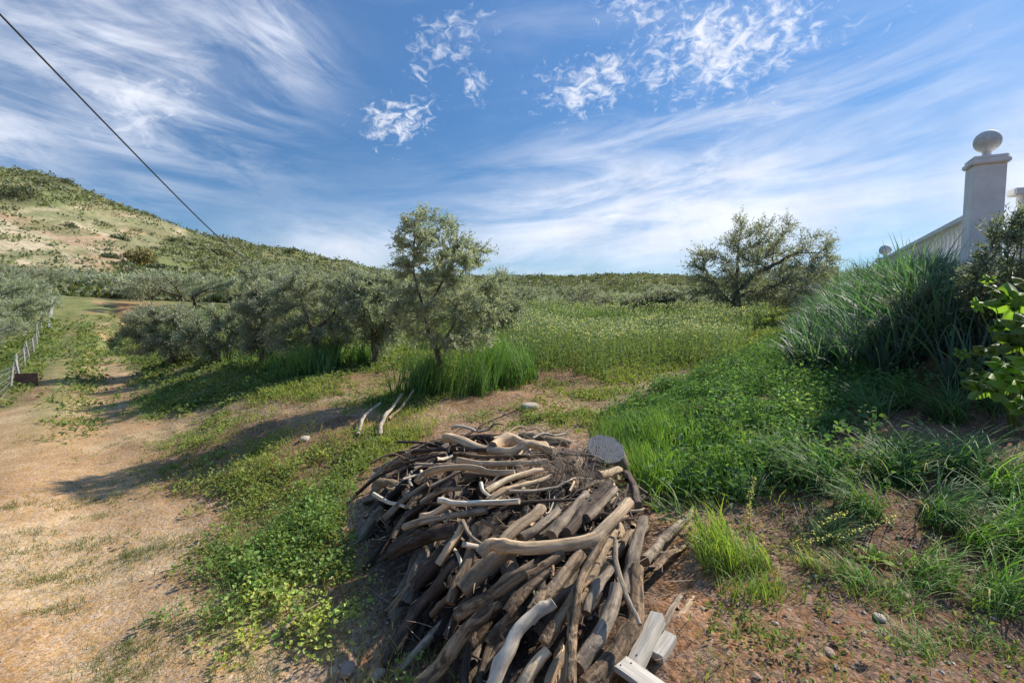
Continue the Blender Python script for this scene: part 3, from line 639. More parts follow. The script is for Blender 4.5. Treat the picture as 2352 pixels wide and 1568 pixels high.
for k in range(46):                                 # bushes standing along the far skyline
    px = 905 + k * 24 + rng.normal() * 8; a = _az(px); Rr = float(np.interp(a, _gaz, _gR)) * .995; x, y = math.sin(a) * Rr, math.cos(a) * Rr
    put_shrub(0, 0, rng.uniform(1.0, 2.4), 'dark', 'small round tree on the far right-hand skyline, %s from left' % ORD[k], 'trees along the far skyline', .9, pos=(x, y, 0))
for k in range(30):
    px = 110 + k * 26 + rng.normal() * 8; a = _az(px); Rr = float(np.interp(a, _gaz, _gR)) * .99; x, y = math.sin(a) * Rr, math.cos(a) * Rr
    put_shrub(0, 0, rng.uniform(.8, 2.0), rng.choice(['dark', 'grey']), 'low shrub along the skyline of the left hill, %s from left' % ORD[k], 'shrubs along the hill skyline', .6, pos=(x, y, 0))
# low scrub everywhere on the hills (nobody could count it)
acc = Acc(); n = 46000; a = u01(n, R(-50), R(50)); r0 = 55 + 390 * u01(n) ** 1.3; x = np.sin(a) * r0; y = np.cos(a) * r0; Rr = np.interp(a, _gaz, _gR)
PXs, PYs, _ = proj(np.stack([x, y, G0(x, y)], -1)); k = (r0 < Rr * 1.01) & (fbm(x, y, .09, 4, 90) > .36 + .12 * in_barren(PXs, PYs) + .0) & (~in_barren(PXs, PYs) | (rng.random(n) < .30)); x, y, r0 = x[k], y[k], r0[k]; n = len(x)
nl = 9; m = n * nl; s0 = np.repeat(u01(n, .3, 1.0) * (.7 + r0 / 260), nl); P = np.stack([np.repeat(x, nl), np.repeat(y, nl), np.repeat(G(x, y), nl)], -1) + rng.normal(size=(m, 3)) * np.array([.7, .7, .25]) * s0[:, None] + np.array([0, 0, .25]) * s0[:, None]
d = rdir(m, .5); c = np.array([(0.14, 0.16, 0.08), (0.20, 0.215, 0.12), (0.25, 0.25, 0.14), (0.11, 0.13, 0.065), (0.20, 0.23, 0.09)])[rng.integers(0, 5, n)]
leaf4(acc, P, d, nrm(np.cross(d, rdir(m))), s0 * .75, s0 * .5, jit(np.repeat(c, nl, 0), m, .15, .04))
tag(link('hillside_scrub', acc.mesh('hillside_scrub'), M_SHRUB), kind='stuff', label='low grey-green scrub covering the hill slopes')

# ================================================================= GROUND COVER
def wp(px, py):
    p = hit(px, py); return p[0], p[1]
PC = np.array([-0.08, 3.05])                          # middle of the wood pile
def pile_d(x, y):
    u = (x - PC[0]) * .985 + (y - PC[1]) * .17; v = -(x - PC[0]) * .17 + (y - PC[1]) * .985
    hw = np.where(u < 0, .60 + .42 * sst(-.9, .7, v), .98)
    return np.sqrt((u / hw) ** 2 + (v / 1.62) ** 2)
def polar(n, r0, r1, a0=-50, a1=50, p=1.0):
    u_ = u01(n) ** p; r = r0 * (r1 / r0) ** u_; a = u01(n, R(a0), R(a1)); return np.sin(a) * r, np.cos(a) * r
def blob(x, y, px, py, rx, ry=None):
    c = wp(px, py); ry = ry or rx; return np.exp(-((x - c[0]) / rx) ** 2 - ((y - c[1]) / ry) ** 2)
BARE = [(620, 945, .45, .35), (720, 935, .5, .3), (790, 985, .4, .3), (865, 862, .5, .35), (1195, 905, .5, .3), (1290, 865, .5, .3), (1555, 880, .5, .4), (1640, 815, .9, .5), (1180, 955, .35, .15), (560, 1075, .3, .2), (1080, 1000, .3, .2), (880, 1110, .3, .35), (1480, 905, .4, .3), (1380, 930, .35, .25), (1620, 860, .5, .35), (1330, 1000, .25, .15)]
BLc = [(wp(a, b), c, d) for a, b, c, d in BARE]
def bare(x, y):
    s = 0
    for c, rx, ry in BLc: s = s + np.exp(-((x - c[0]) / rx) ** 2 - ((y - c[1]) / ry) ** 2)
    return np.clip(s, 0, 1)
def cov(x, y):
    t = trk(x, y) + (fbm(x, y, 1.3, 3, 4) - .5) * .9
    c = sst(0.0, .35, t); left = 1.35 + 4.0 * sst(8.5, 4.2, y); c = np.maximum(c, sst(-left - .1, -left - .6, t))
    c = np.maximum(c, sst(11, 19, y) * .6 * sst(.36, .50, fbm(x, y, .9, 3, 21)) + .75 * np.exp(-((trk(x, y) + .75) / .20) ** 2) * sst(4.5, 8, y))
    pn = fbm(x, y, 1.5, 4, 71); c = c * (sst(.42, .56, pn) * sst(12, 5, y) + 1 - sst(12, 5, y)) 
    c = c * (1 - .93 * bare(x, y)) * sst(1.02, 1.18, pile_d(x, y))
    rf = sst(.35, .6, x) * sst(4.6, 3.9, y - .25 * (x - 1))      # stony ground right of the pile
    c = c * (1 - .93 * rf)
    rs = sst(2.2, 3.0, x) * sst(1.5, 2.1, raild(x, y)) * sst(4.9, 4.3, y); c = c * (1 - .9 * rs)
    lf = sst(3.0, 2.3, y) * sst(-.2, -.6, x) * 1.3; return np.clip(c * (1 - .7 * lf), 0, 1)
SG0 = (0.17, 0.21, 0.06); SG1 = (0.30, 0.335, 0.10); YG1 = (0.34, 0.38, 0.10)
acc = Acc(); x, y = polar(34000, 1.6, 30); k = rng.random(len(x)) < cov(x, y) ** 1.3; x, y = x[k], y[k]; r = np.hypot(x, y)
hv = sst(.40, .65, fbm(x, y, 1.0, 3, 33)); shade_ = lerp if False else None
tufts(acc, x, y, 9, (.045 + .07 * hv) * (1 + .03 * r), .0034 * (1 + r / 4.5), .035 * (1 + .15 * r.mean()), SG0, SG1, 2, (.3, 1.3))
tag(link('grass', acc.mesh('grass'), M_GRASS), kind='stuff', label='short green grass on the field and banks')
acc = Acc(); x, y = polar(15000, 1.8, 11, -48, 46); k = rng.random(len(x)) < cov(x, y) ** 1.6 * sst(.38, .52, fbm(x, y, 1.8, 3, 44)) * 1.15; x, y = x[k], y[k]; r = np.hypot(x, y)
weeds(acc, x, y, 15, .05 + .05 * u01(len(x)) + .003 * r, .03 + .07 * u01(len(x)) * sst(.4, .6, fbm(x, y, .9, 3, 45)) + .02, .015 + .0026 * r, .85, (0.21, 0.27, 0.085))
x, y = polar(9000, 8, 34, -50, 42); k = rng.random(len(x)) < cov(x, y); x, y = x[k], y[k]; r = np.hypot(x, y)
weeds(acc, x, y, 10, .12 + .008 * r, .06 + .006 * r, .03 + .0035 * r, .7, (0.155, 0.215, 0.08))
k = u01(len(x)) < .12; weeds(acc, x[k], y[k], 8, .12 + .008 * r[k], .08 + .006 * r[k], .03 + .003 * r[k], .6, (0.30, 0.33, 0.13))
tag(link('leafy_weeds', acc.mesh('leafy_weeds'), M_WEED), kind='stuff', label='low leafy green weeds covering the field')
# lush clover-like weeds on the bank between track and pile
acc = Acc()
for px, py, rx, ry, n, h_, L_, c in [(700, 1215, .30, .42, 420, .17, .034, (0.13, 0.24, 0.07)), (600, 1290, .28, .3, 300, .13, .032, (0.14, 0.24, 0.07)), (780, 1150, .2, .3, 160, .14, .03, (.15, .25, .07)), (560, 1080, .38, .38, 330, .15, .026, (0.21, 0.29, 0.085)), (600, 1150, .3, .3, 220, .12, .026, (0.20, 0.28, 0.08)),
        (470, 1010, .45, .5, 260, .12, .028, (0.17, 0.26, 0.07)), (650, 1380, .2, .12, 70, .12, .034, (0.30, 0.42, 0.13)), (730, 1440, .16, .12, 60, .10, .032, (0.30, 0.42, 0.12)), (420, 900, .8, .8, 420, .14, .035, (0.16, 0.27, 0.075)), (600, 880, .7, .6, 300, .10, .03, (.18, .27, .07)),
        (850, 925, .5, .35, 260, .12, .03, (0.10, 0.19, 0.05)), (1200, 965, .5, .25, 260, .10, .03, (0.14, 0.24, 0.06)), (950, 1010, .5, .25, 160, .10, .026, (.26, .32, .09)), (560, 1500, .12, .1, 40, .08, .03, (.28, .40, .1)), (860, 1250, .14, .2, 60, .10, .024, (.10, .18, .05)), (1240, 1005, .12, .06, 26, .16, .02, (.30, .36, .1)), (320, 950, .5, .4, 160, .08, .03, (.15, .26, .07))]:
    n = int(n * .72); c0 = wp(px, py); x = c0[0] + rng.normal(size=n) * rx * .75; y = c0[1] + rng.normal(size=n) * ry * .75; k = (pile_d(x, y) > 1.08) & (fbm(x, y, 4.0, 3, 47) > .44); x, y = x[k], y[k]
    c = (c[0] * 1.35, c[1] * 1.08, c[2] * 1.1); weeds(acc, x, y, 12, .055, h_ * u01(len(x), .3, 1.25), L_ * u01(len(x), .35, .95), .85, c); kk = rng.random(len(x)) < .8; tufts(acc, x[kk], y[kk], 5, h_ * 1.05, .0035, .05, (.12, .17, .05), (.28, .34, .10), 3, (.3, 1.5))
tag(link('clover_patch', acc.mesh('clover_patch'), M_WEED), kind='stuff', label='lush low clover-like weeds on the bank beside the track')
# grass tufts growing in the track gravel
acc = Acc()
for px, py, rx, ry, n in [(a_, b_, c_ * 1.5, d_ * 1.5, int(e_ * 1.1)) for a_, b_, c_, d_, e_ in [(195, 1155, .2, .07, 60), (290, 1285, .22, .06, 80), (375, 1245, .14, .06, 60), (75, 1330, .22, .05, 70), (215, 1250, .08, .05, 30), (135, 1402, .08, .03, 30), (300, 1490, .10, .06, 60), (280, 1545, .09, .05, 50), (120, 1257, .10, .04, 25), (55, 1160, .12, .05, 25), (560, 1490, .06, .05, 25),
        (330, 1100, .3, .1, 60), (20, 1280, .1, .06, 25), (450, 1470, .09, .04, 30), (240, 1185, .1, .03, 20), (90, 1225, .08, .03, 15), (430, 1120, .25, .1, 60), (150, 1000, .3, .2, 30), (320, 1010, .3, .2, 50), (500, 1440, .1, .06, 40), (570, 1340, .14, .1, 60), (640, 1500, .1, .1, 40)]]:
    c0 = wp(px, py); x = c0[0] + rng.normal(size=n) * rx * .7; y = c0[1] + rng.normal(size=n) * ry + (x - c0[0]) * .25
    tufts(acc, x, y, 13, .05 * u01(len(x), .5, 1.3), .0034, .022, (0.11, 0.15, 0.05), (0.21, 0.26, 0.09), 3, (.6, 1.9))
tag(link('track_grass', acc.mesh('track_grass'), M_GRASS), kind='stuff', label='thin tufts of grass in the gravel of the track')
# tall cereal grass clumps
def tall_patch(name, label, spots, c0, c1, wd=.010, kind='stuff', mat=None, segs=5, bend=(.2, .9), lean=None):
    acc = Acc()
    for px, py, rx, ry, n, h_ in spots:
        b0 = wp(px, py); x = b0[0] + np.clip(rng.normal(size=n), -1.6, 1.6) * rx * .7; y = b0[1] + np.clip(rng.normal(size=n), -1.6, 1.6) * ry * .7
        k = fbm(x, y, 3.2, 3, px * .1) + rng.normal(size=n) * .06 > .42; x, y = x[k], y[k]; n = len(x)
        jv = u01(n); B = on(x, y, -.02); a = fbm(x, y, 1.5, 2, 5) * 12 + rng.normal(size=n) * .9
        sc_ = max(1.0, math.hypot(*b0) / 6)
        blades(acc, B, h_ * u01(n, .35, 1.15) * (.45 + .95 * fbm(x, y, 3, 2)), wd * sc_ * u01(n, .6, 1.3), a, u01(n, *bend), jit(c0, n), jit(c1, n, .25), segs)
    return tag(link(name, acc.mesh(name), mat or M_REED), kind=kind, label=label)
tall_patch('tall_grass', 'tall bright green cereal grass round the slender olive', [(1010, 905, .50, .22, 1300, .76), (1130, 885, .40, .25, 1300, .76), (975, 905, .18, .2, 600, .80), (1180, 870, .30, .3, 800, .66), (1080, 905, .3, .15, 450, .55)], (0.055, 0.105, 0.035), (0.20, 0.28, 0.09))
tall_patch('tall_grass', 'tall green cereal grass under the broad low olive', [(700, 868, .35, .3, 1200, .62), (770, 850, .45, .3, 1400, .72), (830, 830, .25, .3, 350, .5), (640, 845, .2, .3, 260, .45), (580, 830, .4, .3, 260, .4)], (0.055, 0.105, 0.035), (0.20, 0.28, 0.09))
tall_patch('tall_grass', 'dark green grass clump far back at the edge of the meadow', [(1210, 745, 1.1, .8, 900, .85), (1330, 745, 1.6, .9, 500, .6)], (0.05, 0.11, 0.03), (0.10, 0.20, 0.05), .014)
tall_patch('bright_grass', 'fine bright green grass beside the stump', [(1500, 1080, .32, .30, 1500, .30), (1440, 1010, .25, .25, 700, .26), (1580, 1110, .28, .25, 900, .27), (1530, 1000, .45, .35, 1200, .30), (1650, 1060, .3, .3, 600, .28)], (0.07, 0.14, 0.035), (0.20, 0.32, 0.075), .0055, mat=M_GRASS, segs=4)
tall_patch('bright_grass', 'sunlit yellow-green grass tuft right of the wood pile', [(1690, 1300, .14, .10, 420, .26), (1800, 1310, .12, .09, 260, .20), (1640, 1250, .10, .10, 230, .26), (1750, 1370, .14, .06, 160, .16)], (0.09, 0.16, 0.04), (0.32, 0.42, 0.09), .0065, mat=M_GRASS, segs=4, bend=(.4, 1.5))
# flowering meadow of tall pale weeds
acc = Acc(); x, y = polar(16000, 6.5, 32, -14, 30); px, py, _ = proj(on(x, y)); d = sst(1130, 1230, px) * sst(1790, 1700, px) * sst(905, 770, py + (fbm(x, y, .9, 3, 19) - .5) * 120) * (raild(x, y) > 2.6)
k = rng.random(len(x)) < d * (.45 + .8 * fbm(x, y, .8, 3, 17)); x, y = x[k], y[k]; r = np.hypot(x, y); n = len(x); hh = (.38 + .34 * sst(.4, .6, fbm(x, y, .35, 3, 18)))
blades(acc, on(x, y), hh, .004 + .0008 * r, u01(n, 0, 6.28), u01(n, .1, .5), jit((.10, .15, .05), n), jit((.18, .23, .12), n), 2)
nl = 12; m = n * nl; T = u01(m, .25, 1.05); P = np.repeat(on(x, y), nl, 0); P[:, 2] += np.repeat(hh, nl) * T; P[:, :2] += rng.normal(size=(m, 2)) * .05
cc = np.where((T > .8)[:, None] & (rng.random(m) < .5)[:, None], np.array([.34, .36, .27]), np.array([.145, .195, .10]))
dd = rdir(m, .4); leaf4(acc, P, dd, nrm(np.cross(dd, rdir(m))), np.repeat(.022 + .0022 * r, nl), np.repeat(.010 + .0012 * r, nl), jit(cc, m, .25))
x, y = polar(3600, 9, 26, -45, -2); k = (rng.random(len(x)) < .8) & (trk(x, y) > 1.5); x, y = x[k], y[k]; r = np.hypot(x, y); n = len(x); hh = .22 + .2 * u01(n)
blades(acc, on(x, y), hh, .005 + .0009 * r, u01(n, 0, 6.28), u01(n, .2, .8), jit((.11, .17, .05), n), jit((.27, .34, .11), n), 2)
tag(link('meadow_weeds', acc.mesh('meadow_weeds'), M_WEED), kind='stuff', label='tall pale flowering weeds of the meadow')
# reed-like cereal wall on the terrace bank, grown in clumps
acc = Acc(); n = 560; s_ = u01(n, -.5, 9.5); q = u01(n, -.45, 1.75); x = RL0[0] + RLd[0] * s_ + RLn[0] * q; y = RL0[1] + RLd[1] * s_ + RLn[1] * q
x2 = u01(170, 3.6, 6.4); y2 = u01(170, 3.9, 5.5); k = (raild(x2, y2) > .0) & (raild(x2, y2) < 1.3); x = np.concatenate([x, x2[k]]); y = np.concatenate([y, y2[k]]); n = len(x)
for i in range(n):
    m = int(rng.uniform(16, 40)); a = u01(m, 0, 6.28); rad = u01(m, 0, .10); X_ = x[i] + np.cos(a) * rad; Y_ = y[i] + np.sin(a) * rad; rd = float(raild(x[i], y[i]))
    h0 = rng.uniform(.55, 1.05) * (.62 + .38 * float(sst(-.1, .75, rd))) * (1 - .25 * float(sst(1.1, 1.7, rd))) * (.68 if (x[i] > 4.4 and y[i] < 5.6) else 1)
    az_ = np.where(rng.random(m) < .55, math.pi / 2 - a, math.radians(55) + rng.normal(size=m) * .8); dk = rng.uniform(.6, 1.35)
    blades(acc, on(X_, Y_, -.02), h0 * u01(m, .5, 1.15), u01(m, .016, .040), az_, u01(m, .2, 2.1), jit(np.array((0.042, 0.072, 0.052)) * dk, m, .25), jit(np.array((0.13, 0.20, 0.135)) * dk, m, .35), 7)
    m2 = int(m * .22)
    if m2: blades(acc, on(X_[:m2], Y_[:m2], -.02), h0 * u01(m2, .4, .9), u01(m2, .007, .014), a[:m2], u01(m2, .8, 2.4), jit((0.22, 0.24, 0.17), m2, .3), jit((0.36, 0.37, 0.27), m2, .3), 6)
tag(link('cereal_grass_bank', acc.mesh('cereal_grass_bank'), M_REED), kind='stuff', label='dense blue-green cereal grass leaning on the terrace bank')
# ferny herbs on the lower slope of the bank
hA, hB = np.array(wp(1400, 950)), np.array(wp(1765, 795))
def herb_side(x, y): return ((x - hA[0]) * (hB[1] - hA[1]) - (y - hA[1]) * (hB[0] - hA[0])) / np.linalg.norm(hB - hA) + (fbm(x, y, 1.1, 3, 23) - .5) * 1.0 > 0
acc = Acc(); n = 420; x = u01(n, .9, 6.0); y = u01(n, 2.9, 13); rd = raild(x, y); k = (rd > 1.1) & (rd < 4.0) & herb_side(x, y) & ~((x > 2.75) & (y < 4.4)); x, y = x[k], y[k]
for i in range(len(x)):
    cc_ = [(0.10, .17, .065), (.13, .22, .08), (.075, .135, .06), (.17, .24, .10)][rng.integers(0, 4)]
    weeds(acc, x[i:i + 1], y[i:i + 1], int(rng.uniform(35, 90)), rng.uniform(.08, .2), rng.uniform(.16, .40), rng.uniform(.030, .065), rng.uniform(.3, .8), cc_)
n = 13000; x = u01(n, 1.0, 6.5); y = u01(n, 3.0, 14); rd = raild(x, y)
k = herb_side(x, y) & (rd > 1.15) & (rd < 3.9 + (fbm(x, y, 1, 3, 5) - .5) * 1.4) & (rng.random(n) < .95) & ~((x > 2.75) & (y < 4.4)) & (fbm(x, y, 1.6, 3, 6) > .33); x, y = x[k], y[k]; r = np.hypot(x, y)
weeds(acc, x, y, 17, .11, .06 + .2 * u01(len(x)) * fbm(x, y, 1.3, 3, 66) * 1.6, .030 + .001 * r, .55, (0.085, 0.155, 0.06))
k = rng.random(len(x)) < .35; weeds(acc, x[k], y[k], 10, .13, .28 * u01(k.sum(), .5, 1.1), .045, .5, (0.13, 0.22, 0.085))
tufts(acc, x, y, 7, .22, .005, .06, (.05, .11, .03), (.12, .22, .06), 3, (.3, 1.5))
tag(link('bank_herbs', acc.mesh('bank_herbs'), M_WEED), kind='stuff', label='dark leafy herbs on the lower slope of the bank')
# long flopped-over grasses on the right
acc = Acc()
for px, py, n, h_, w_, le, c in [(1880, 1120, 130, .42, .009, -60, 0), (2060, 1110, 150, .45, .010, 40, 0), (2200, 1095, 150, .45, .010, 80, 0), (2300, 1150, 170, .5, .011, 90, 1), (1980, 1180, 110, .36, .009, -80, 0), (2150, 1200, 130, .40, .009, 110, 0), (2330, 1260, 120, .45, .011, 100, 1), (1800, 1060, 100, .35, .008, -50, 0), (2120, 1330, 80, .28, .008, 90, 1), (2300, 1370, 80, .34, .009, 100, 1),
        (1900, 1240, 90, .26, .007, 60, 0), (2010, 960, 120, .42, .010, 0, 0), (2180, 965, 170, .5, .011, 10, 0), (2080, 930, 120, .45, .010, -30, 0), (2290, 940, 80, .4, .010, 30, 0), (1700, 1150, 60, .28, .007, 20, 0), (2060, 1390, 60, .2, .006, 60, 1), (2230, 1250, 90, .3, .008, 120, 1), (1960, 1340, 70, .2, .007, -20, 1), (2120, 1500, 60, .14, .006, 10, 1), (2240, 1480, 40, .12, .006, 10, 1),
        (1660, 1540, 40, .06, .004, 0, 1), (2290, 1400, 60, .2, .008, 60, 1), (1560, 1200, 14, .36, .010, -40, 1), (2020, 1050, 80, .3, .008, 70, 0), (2150, 1040, 70, .3, .008, -40, 0)]:
    b0 = wp(px, py); x = b0[0] + rng.normal(size=n) * .05; y = b0[1] + rng.normal(size=n) * .04
    ca0, ca1 = (((.05, .10, .03), (.15, .25, .09)), ((.09, .16, .04), (.26, .38, .09)))[c]
    n = int(n * 1.5); x = b0[0] + rng.normal(size=n) * .06; y = b0[1] + rng.normal(size=n) * .05
    blades(acc, on(x, y, -.01), h_ * u01(n, .45, 1.15), w_ * u01(n, .5, 1.2), R(le) + rng.normal(size=n) * .95, u01(n, .9, 2.1), jit(ca0, n, .25), jit(ca1, n, .25), 6, phi0=u01(n, .1, .6))
    k = rng.random(n) < .12; blades(acc, on(x[k], y[k], -.01), h_ * u01(k.sum(), .5, 1.2), w_ * .6, R(le) + rng.normal(size=k.sum()) * 1.2, u01(k.sum(), 1.0, 2.2), jit((.32, .27, .15), k.sum()), jit((.48, .42, .25), k.sum()), 6, phi0=.4)
tag(link('flopped_grass', acc.mesh('flopped_grass'), M_REED), kind='stuff', label='long arching grasses fallen over the soil at the right')
# sparse sprouts, dead straw
acc = Acc(); x, y = polar(900, 2.0, 5.5, 12, 50); k = (pile_d(x, y) > 1.05) & (rng.random(len(x)) < .55 * sst(.45, .6, fbm(x, y, 2.2, 3, 27))); x, y = x[k], y[k]
weeds(acc, x, y, 9, .03, .035, .018, .6, (.16, .24, .07)); tufts(acc, x, y, 6, .07, .003, .02, SG0, SG1, 2, (.5, 1.6))
x, y = polar(5200, 1.7, 9); k = (trk(x, y) > 0) & (rng.random(len(x)) < .65); x, y = x[k], y[k]; n = len(x)
blades(acc, on(x, y, .004), u01(n, .04, .16), .0022, u01(n, 0, 6.28), u01(n, .0, .3), jit((.34, .26, .15), n), jit((.46, .38, .24), n), 2, phi0=u01(n, 1.2, 1.6))
tag(link('sprouts_and_straw', acc.mesh('sprouts_and_straw'), M_WEED), kind='stuff', label='scattered sprouts and dead straw on the bare soil')
# pebbles
oc = np.array([[1, 0, 0], [-1, 0, 0], [0, 1, 0], [0, -1, 0], [0, 0, 1], [0, 0, -1.0], [.6, .6, .45], [-.6, .6, .45], [-.6, -.6, .45], [.6, -.6, .45]])
of = np.array([[6, 4, 0], [6, 2, 4], [6, 0, 2], [7, 4, 2], [7, 1, 4], [7, 2, 1], [8, 4, 1], [8, 3, 4], [8, 1, 3], [9, 4, 3], [9, 0, 4], [9, 3, 0], [5, 2, 0], [5, 1, 2], [5, 3, 1], [5, 0, 3]])
def pebbles(acc, x, y, s0, cols):
    n = len(x); V = oc[None] * (1 + rng.normal(size=(n, 10, 1)) * .16) * np.stack([u01(n, .7, 1.3), u01(n, .6, 1.0), u01(n, .4, .75)], -1)[:, None] * s0[:, None, None]
    a = u01(n, 0, 6.28)[:, None]; X_ = V[..., 0] * np.cos(a) - V[..., 1] * np.sin(a); Y_ = V[..., 0] * np.sin(a) + V[..., 1] * np.cos(a)
    V = np.stack([X_ + x[:, None], Y_ + y[:, None], V[..., 2] + G(x, y)[:, None] + s0[:, None] * .12], -1)
    acc.add(V.reshape(-1, 3), (np.arange(n)[:, None, None] * 10 + of[None]).reshape(-1, 3), np.repeat(jit(np.array(cols)[rng.integers(0, len(cols), n)], n, .25, .04), 10, 0))
PEB = [(.34, .22, .14), (.42, .32, .23), (.26, .15, .09), (.48, .40, .31), (.30, .24, .19)]
acc = Acc(); x, y = polar(9000, 1.6, 7.5, -50, 50); k = (trk(x, y) > .1) & (rng.random(len(x)) < .25 + .75 * sst(.6, 1.2, x)); x, y = x[k], y[k]; pebbles(acc, x, y, .003 + .007 * u01(len(x)) ** 2.2 * 1.6, PEB)
x, y = polar(9000, 1.6, 6, -50, 0); k = trk(x, y) < .2; x, y = x[k], y[k]; pebbles(acc, x, y, .002 + .0045 * u01(len(x)) ** 2, [(.46, .33, .21), (.58, .46, .32), (.36, .23, .13)])
m_, t_ = material('stone'); c_ = t_.new('ShaderNodeAttribute', attribute_name='Col').outputs['Color']; n_ = t_.noise(t_.new('ShaderNodeTexCoord').outputs['Object'], 60, 5, .7)
finish(t_, t_.new('ShaderNodeBsdfPrincipled', {'Base Color': t_.mix(t_.ramp(n_, .35, .65, 0, .4), c_, rgb(.2, .12, .08)), 'Roughness': .9, 'Normal': t_.new('ShaderNodeBump', {'Height': n_, 'Strength': .5, 'Distance': .01}).outputs[0]}).outputs[0]); M_STONE = m_
tag(link('pebbles', acc.mesh('pebbles'), M_STONE), kind='stuff', label='loose pebbles and grit on the soil')
for px, py, s_, lab in [(1215, 937, .085, 'pale flat stone lying in the grass behind the wood pile'), (1300, 1490, .0, ''), (800, 1540, .035, 'reddish stone at the lower left foot of the wood pile'), (868, 1552, .03, 'grey angular stone near the bottom edge left of the logs'), (2020, 1420, .022, 'rounded tan stone on the red soil right of the planks'), (1905, 1500, .02, 'grey stone close to the bottom edge right of the planks'), (700, 1010, .05, 'tan stone on the bare bank left of the pale sticks'), (2080, 1370, .02, 'brown stone by the flopped grass at lower right')]:
    if s_ == 0: continue
    x, y = wp(px, py); acc = Acc(); keep_oc = oc.copy(); v = rdir(90); v = v * (1 + .16 * np.sin(v[:, :1] * 4 + px) + .1 * np.sin(v[:, 1:2] * 5))
    import bmesh
    bm = bmesh.new(); bmesh.ops.create_icosphere(bm, subdivisions=3, radius=1.0); vv = np.array([q.co[:] for q in bm.verts]); ff = np.array([[q.index for q in f.verts] for f in bm.faces]); bm.free()
    vv = vv * (1 + .22 * (fbm(vv[:, 0] * 2 + px, vv[:, 1] * 2 + vv[:, 2] * 3, 1, 3) - .5)[:, None]); vv = np.sign(vv) * np.abs(vv) ** .8 * np.array([1.3, .9, .55]) * s_
    a = rng.uniform(0, 3); vv = np.stack([vv[:, 0] * math.cos(a) - vv[:, 1] * math.sin(a), vv[:, 0] * math.sin(a) + vv[:, 1] * math.cos(a), vv[:, 2]], -1)
    acc.add(vv, ff, np.array([.46, .40, .32] if 'pale' in lab or 'tan' in lab else [.34, .24, .18])); o = link('stone', acc.mesh('stone', True), M_STONE); o.location = (x, y, float(G(x, y)) + s_ * .2); tag(o, lab, 'stone')

# ================================================================= WOOD PILE
def mound(x, y):
    d = pile_d(x, y); return .31 * np.clip(1 - np.clip(d, 0, 1.3) ** 3.2, 0, 1)
def SURF(x, y): return G0(x, y) + mound(x, y) - .03
def wood_mat(name, streak, crack, lich, rough=.85, bump=.7, ringf=0.0):
    m_, t = material(name); c = t.new('ShaderNodeAttribute', attribute_name='Col').outputs['Color']; lc = t.new('ShaderNodeAttribute', attribute_name='lc').outputs['Vector']
    s = t.noise(t.new('ShaderNodeMapping', {0: lc, 3: (70, 70, 7)}), 1.0, 6, .7); s2 = t.noise(t.new('ShaderNodeMapping', {0: lc, 3: (22, 22, 10)}), 1.0, 5, .65, .5)
    big = t.noise(t.new('ShaderNodeMapping', {0: lc, 3: (9, 9, 3.5)}), 1.0, 4, .6)
    c = t.mix(1.0, c, t.new('ShaderNodeCombineColor', {0: t.ramp(s, .3, .7, 1 - streak, 1 + streak), 1: t.ramp(s, .3, .7, 1 - streak, 1 + streak), 2: t.ramp(s, .3, .7, 1 - streak, 1 + streak)}).outputs[0], 'MULTIPLY')
    c = t.mix(t.ramp(s2, .52, .40, 0, crack), c, rgb(.025, .018, .014))
    c = t.mix(t.ramp(big, .55, .66, 0, lich), c, rgb(.46, .37, .27))
    v = t.new('ShaderNodeTexVoronoi', {'Vector': t.new('ShaderNodeMapping', {0: lc, 3: (26, 26, 16)}), 'Scale': 1.0}, feature='DISTANCE_TO_EDGE').outputs['Distance']
    h = t.m('ADD', t.m('MULTIPLY', s, .7), t.m('ADD', t.m('MULTIPLY', s2, .8), t.m('MULTIPLY', t.ramp(v, 0, .15), crack * .15)))
    b = t.new('ShaderNodeBump', {'Height': h, 'Strength': bump, 'Distance': .012})
    finish(t, t.new('ShaderNodeBsdfPrincipled', {'Base Color': c, 'Roughness': rough, 'Specular IOR Level': .25, 'Normal': b.outputs[0]}).outputs[0]); return m_
M_WOOD = {'bark': wood_mat('rough_bark', .45, .75, .25, bump=1.0), 'dark': wood_mat('dark_wet_bark', .4, .6, .15, .8, .9), 'grey': wood_mat('weathered_grey_wood', .35, .45, .25, .85, .7), 'pale': wood_mat('pale_barked_branch', .18, .22, .2, .75, .4), 'tan': wood_mat('peeled_tan_wood', .28, .32, .2, .8, .5)}
WC = {'bark': (.27, .18, .105), 'dark': (.085, .058, .042), 'grey': (.31, .24, .17), 'pale': (.72, .60, .45), 'tan': (.62, .44, .265)}
mc, tcut = material('cut_wood_end'); lc_ = tcut.new('ShaderNodeAttribute', attribute_name='lc').outputs['Vector']; ln_ = tcut.new('ShaderNodeVectorMath', {0: lc_}, operation='LENGTH').outputs['Value']
rg = tcut.ramp(tcut.m('SINE', tcut.m('ADD', tcut.m('MULTIPLY', ln_, 900), tcut.m('MULTIPLY', tcut.noise(lc_, 40, 3), 6))), -1, 1, 0.75, 1.1)
ccut = tcut.mix(1.0, tcut.new('ShaderNodeAttribute', attribute_name='Col').outputs['Color'], tcut.new('ShaderNodeCombineColor', {0: rg, 1: rg, 2: rg}).outputs[0], 'MULTIPLY')
finish(tcut, tcut.new('ShaderNodeBsdfPrincipled', {'Base Color': tcut.mix(tcut.ramp(tcut.noise(lc_, 30, 4), .5, .7, 0, .6), ccut, rgb(.10, .07, .05)), 'Roughness': .9, 'Normal': tcut.new('ShaderNodeBump', {'Height': tcut.noise(tcut.new('ShaderNodeMapping', {0: lc_, 3: (120, 14, 14)}), 1.0, 5, .7), 'Strength': .9, 'Distance': .01}).outputs[0]}).outputs[0]); M_CUT = mc
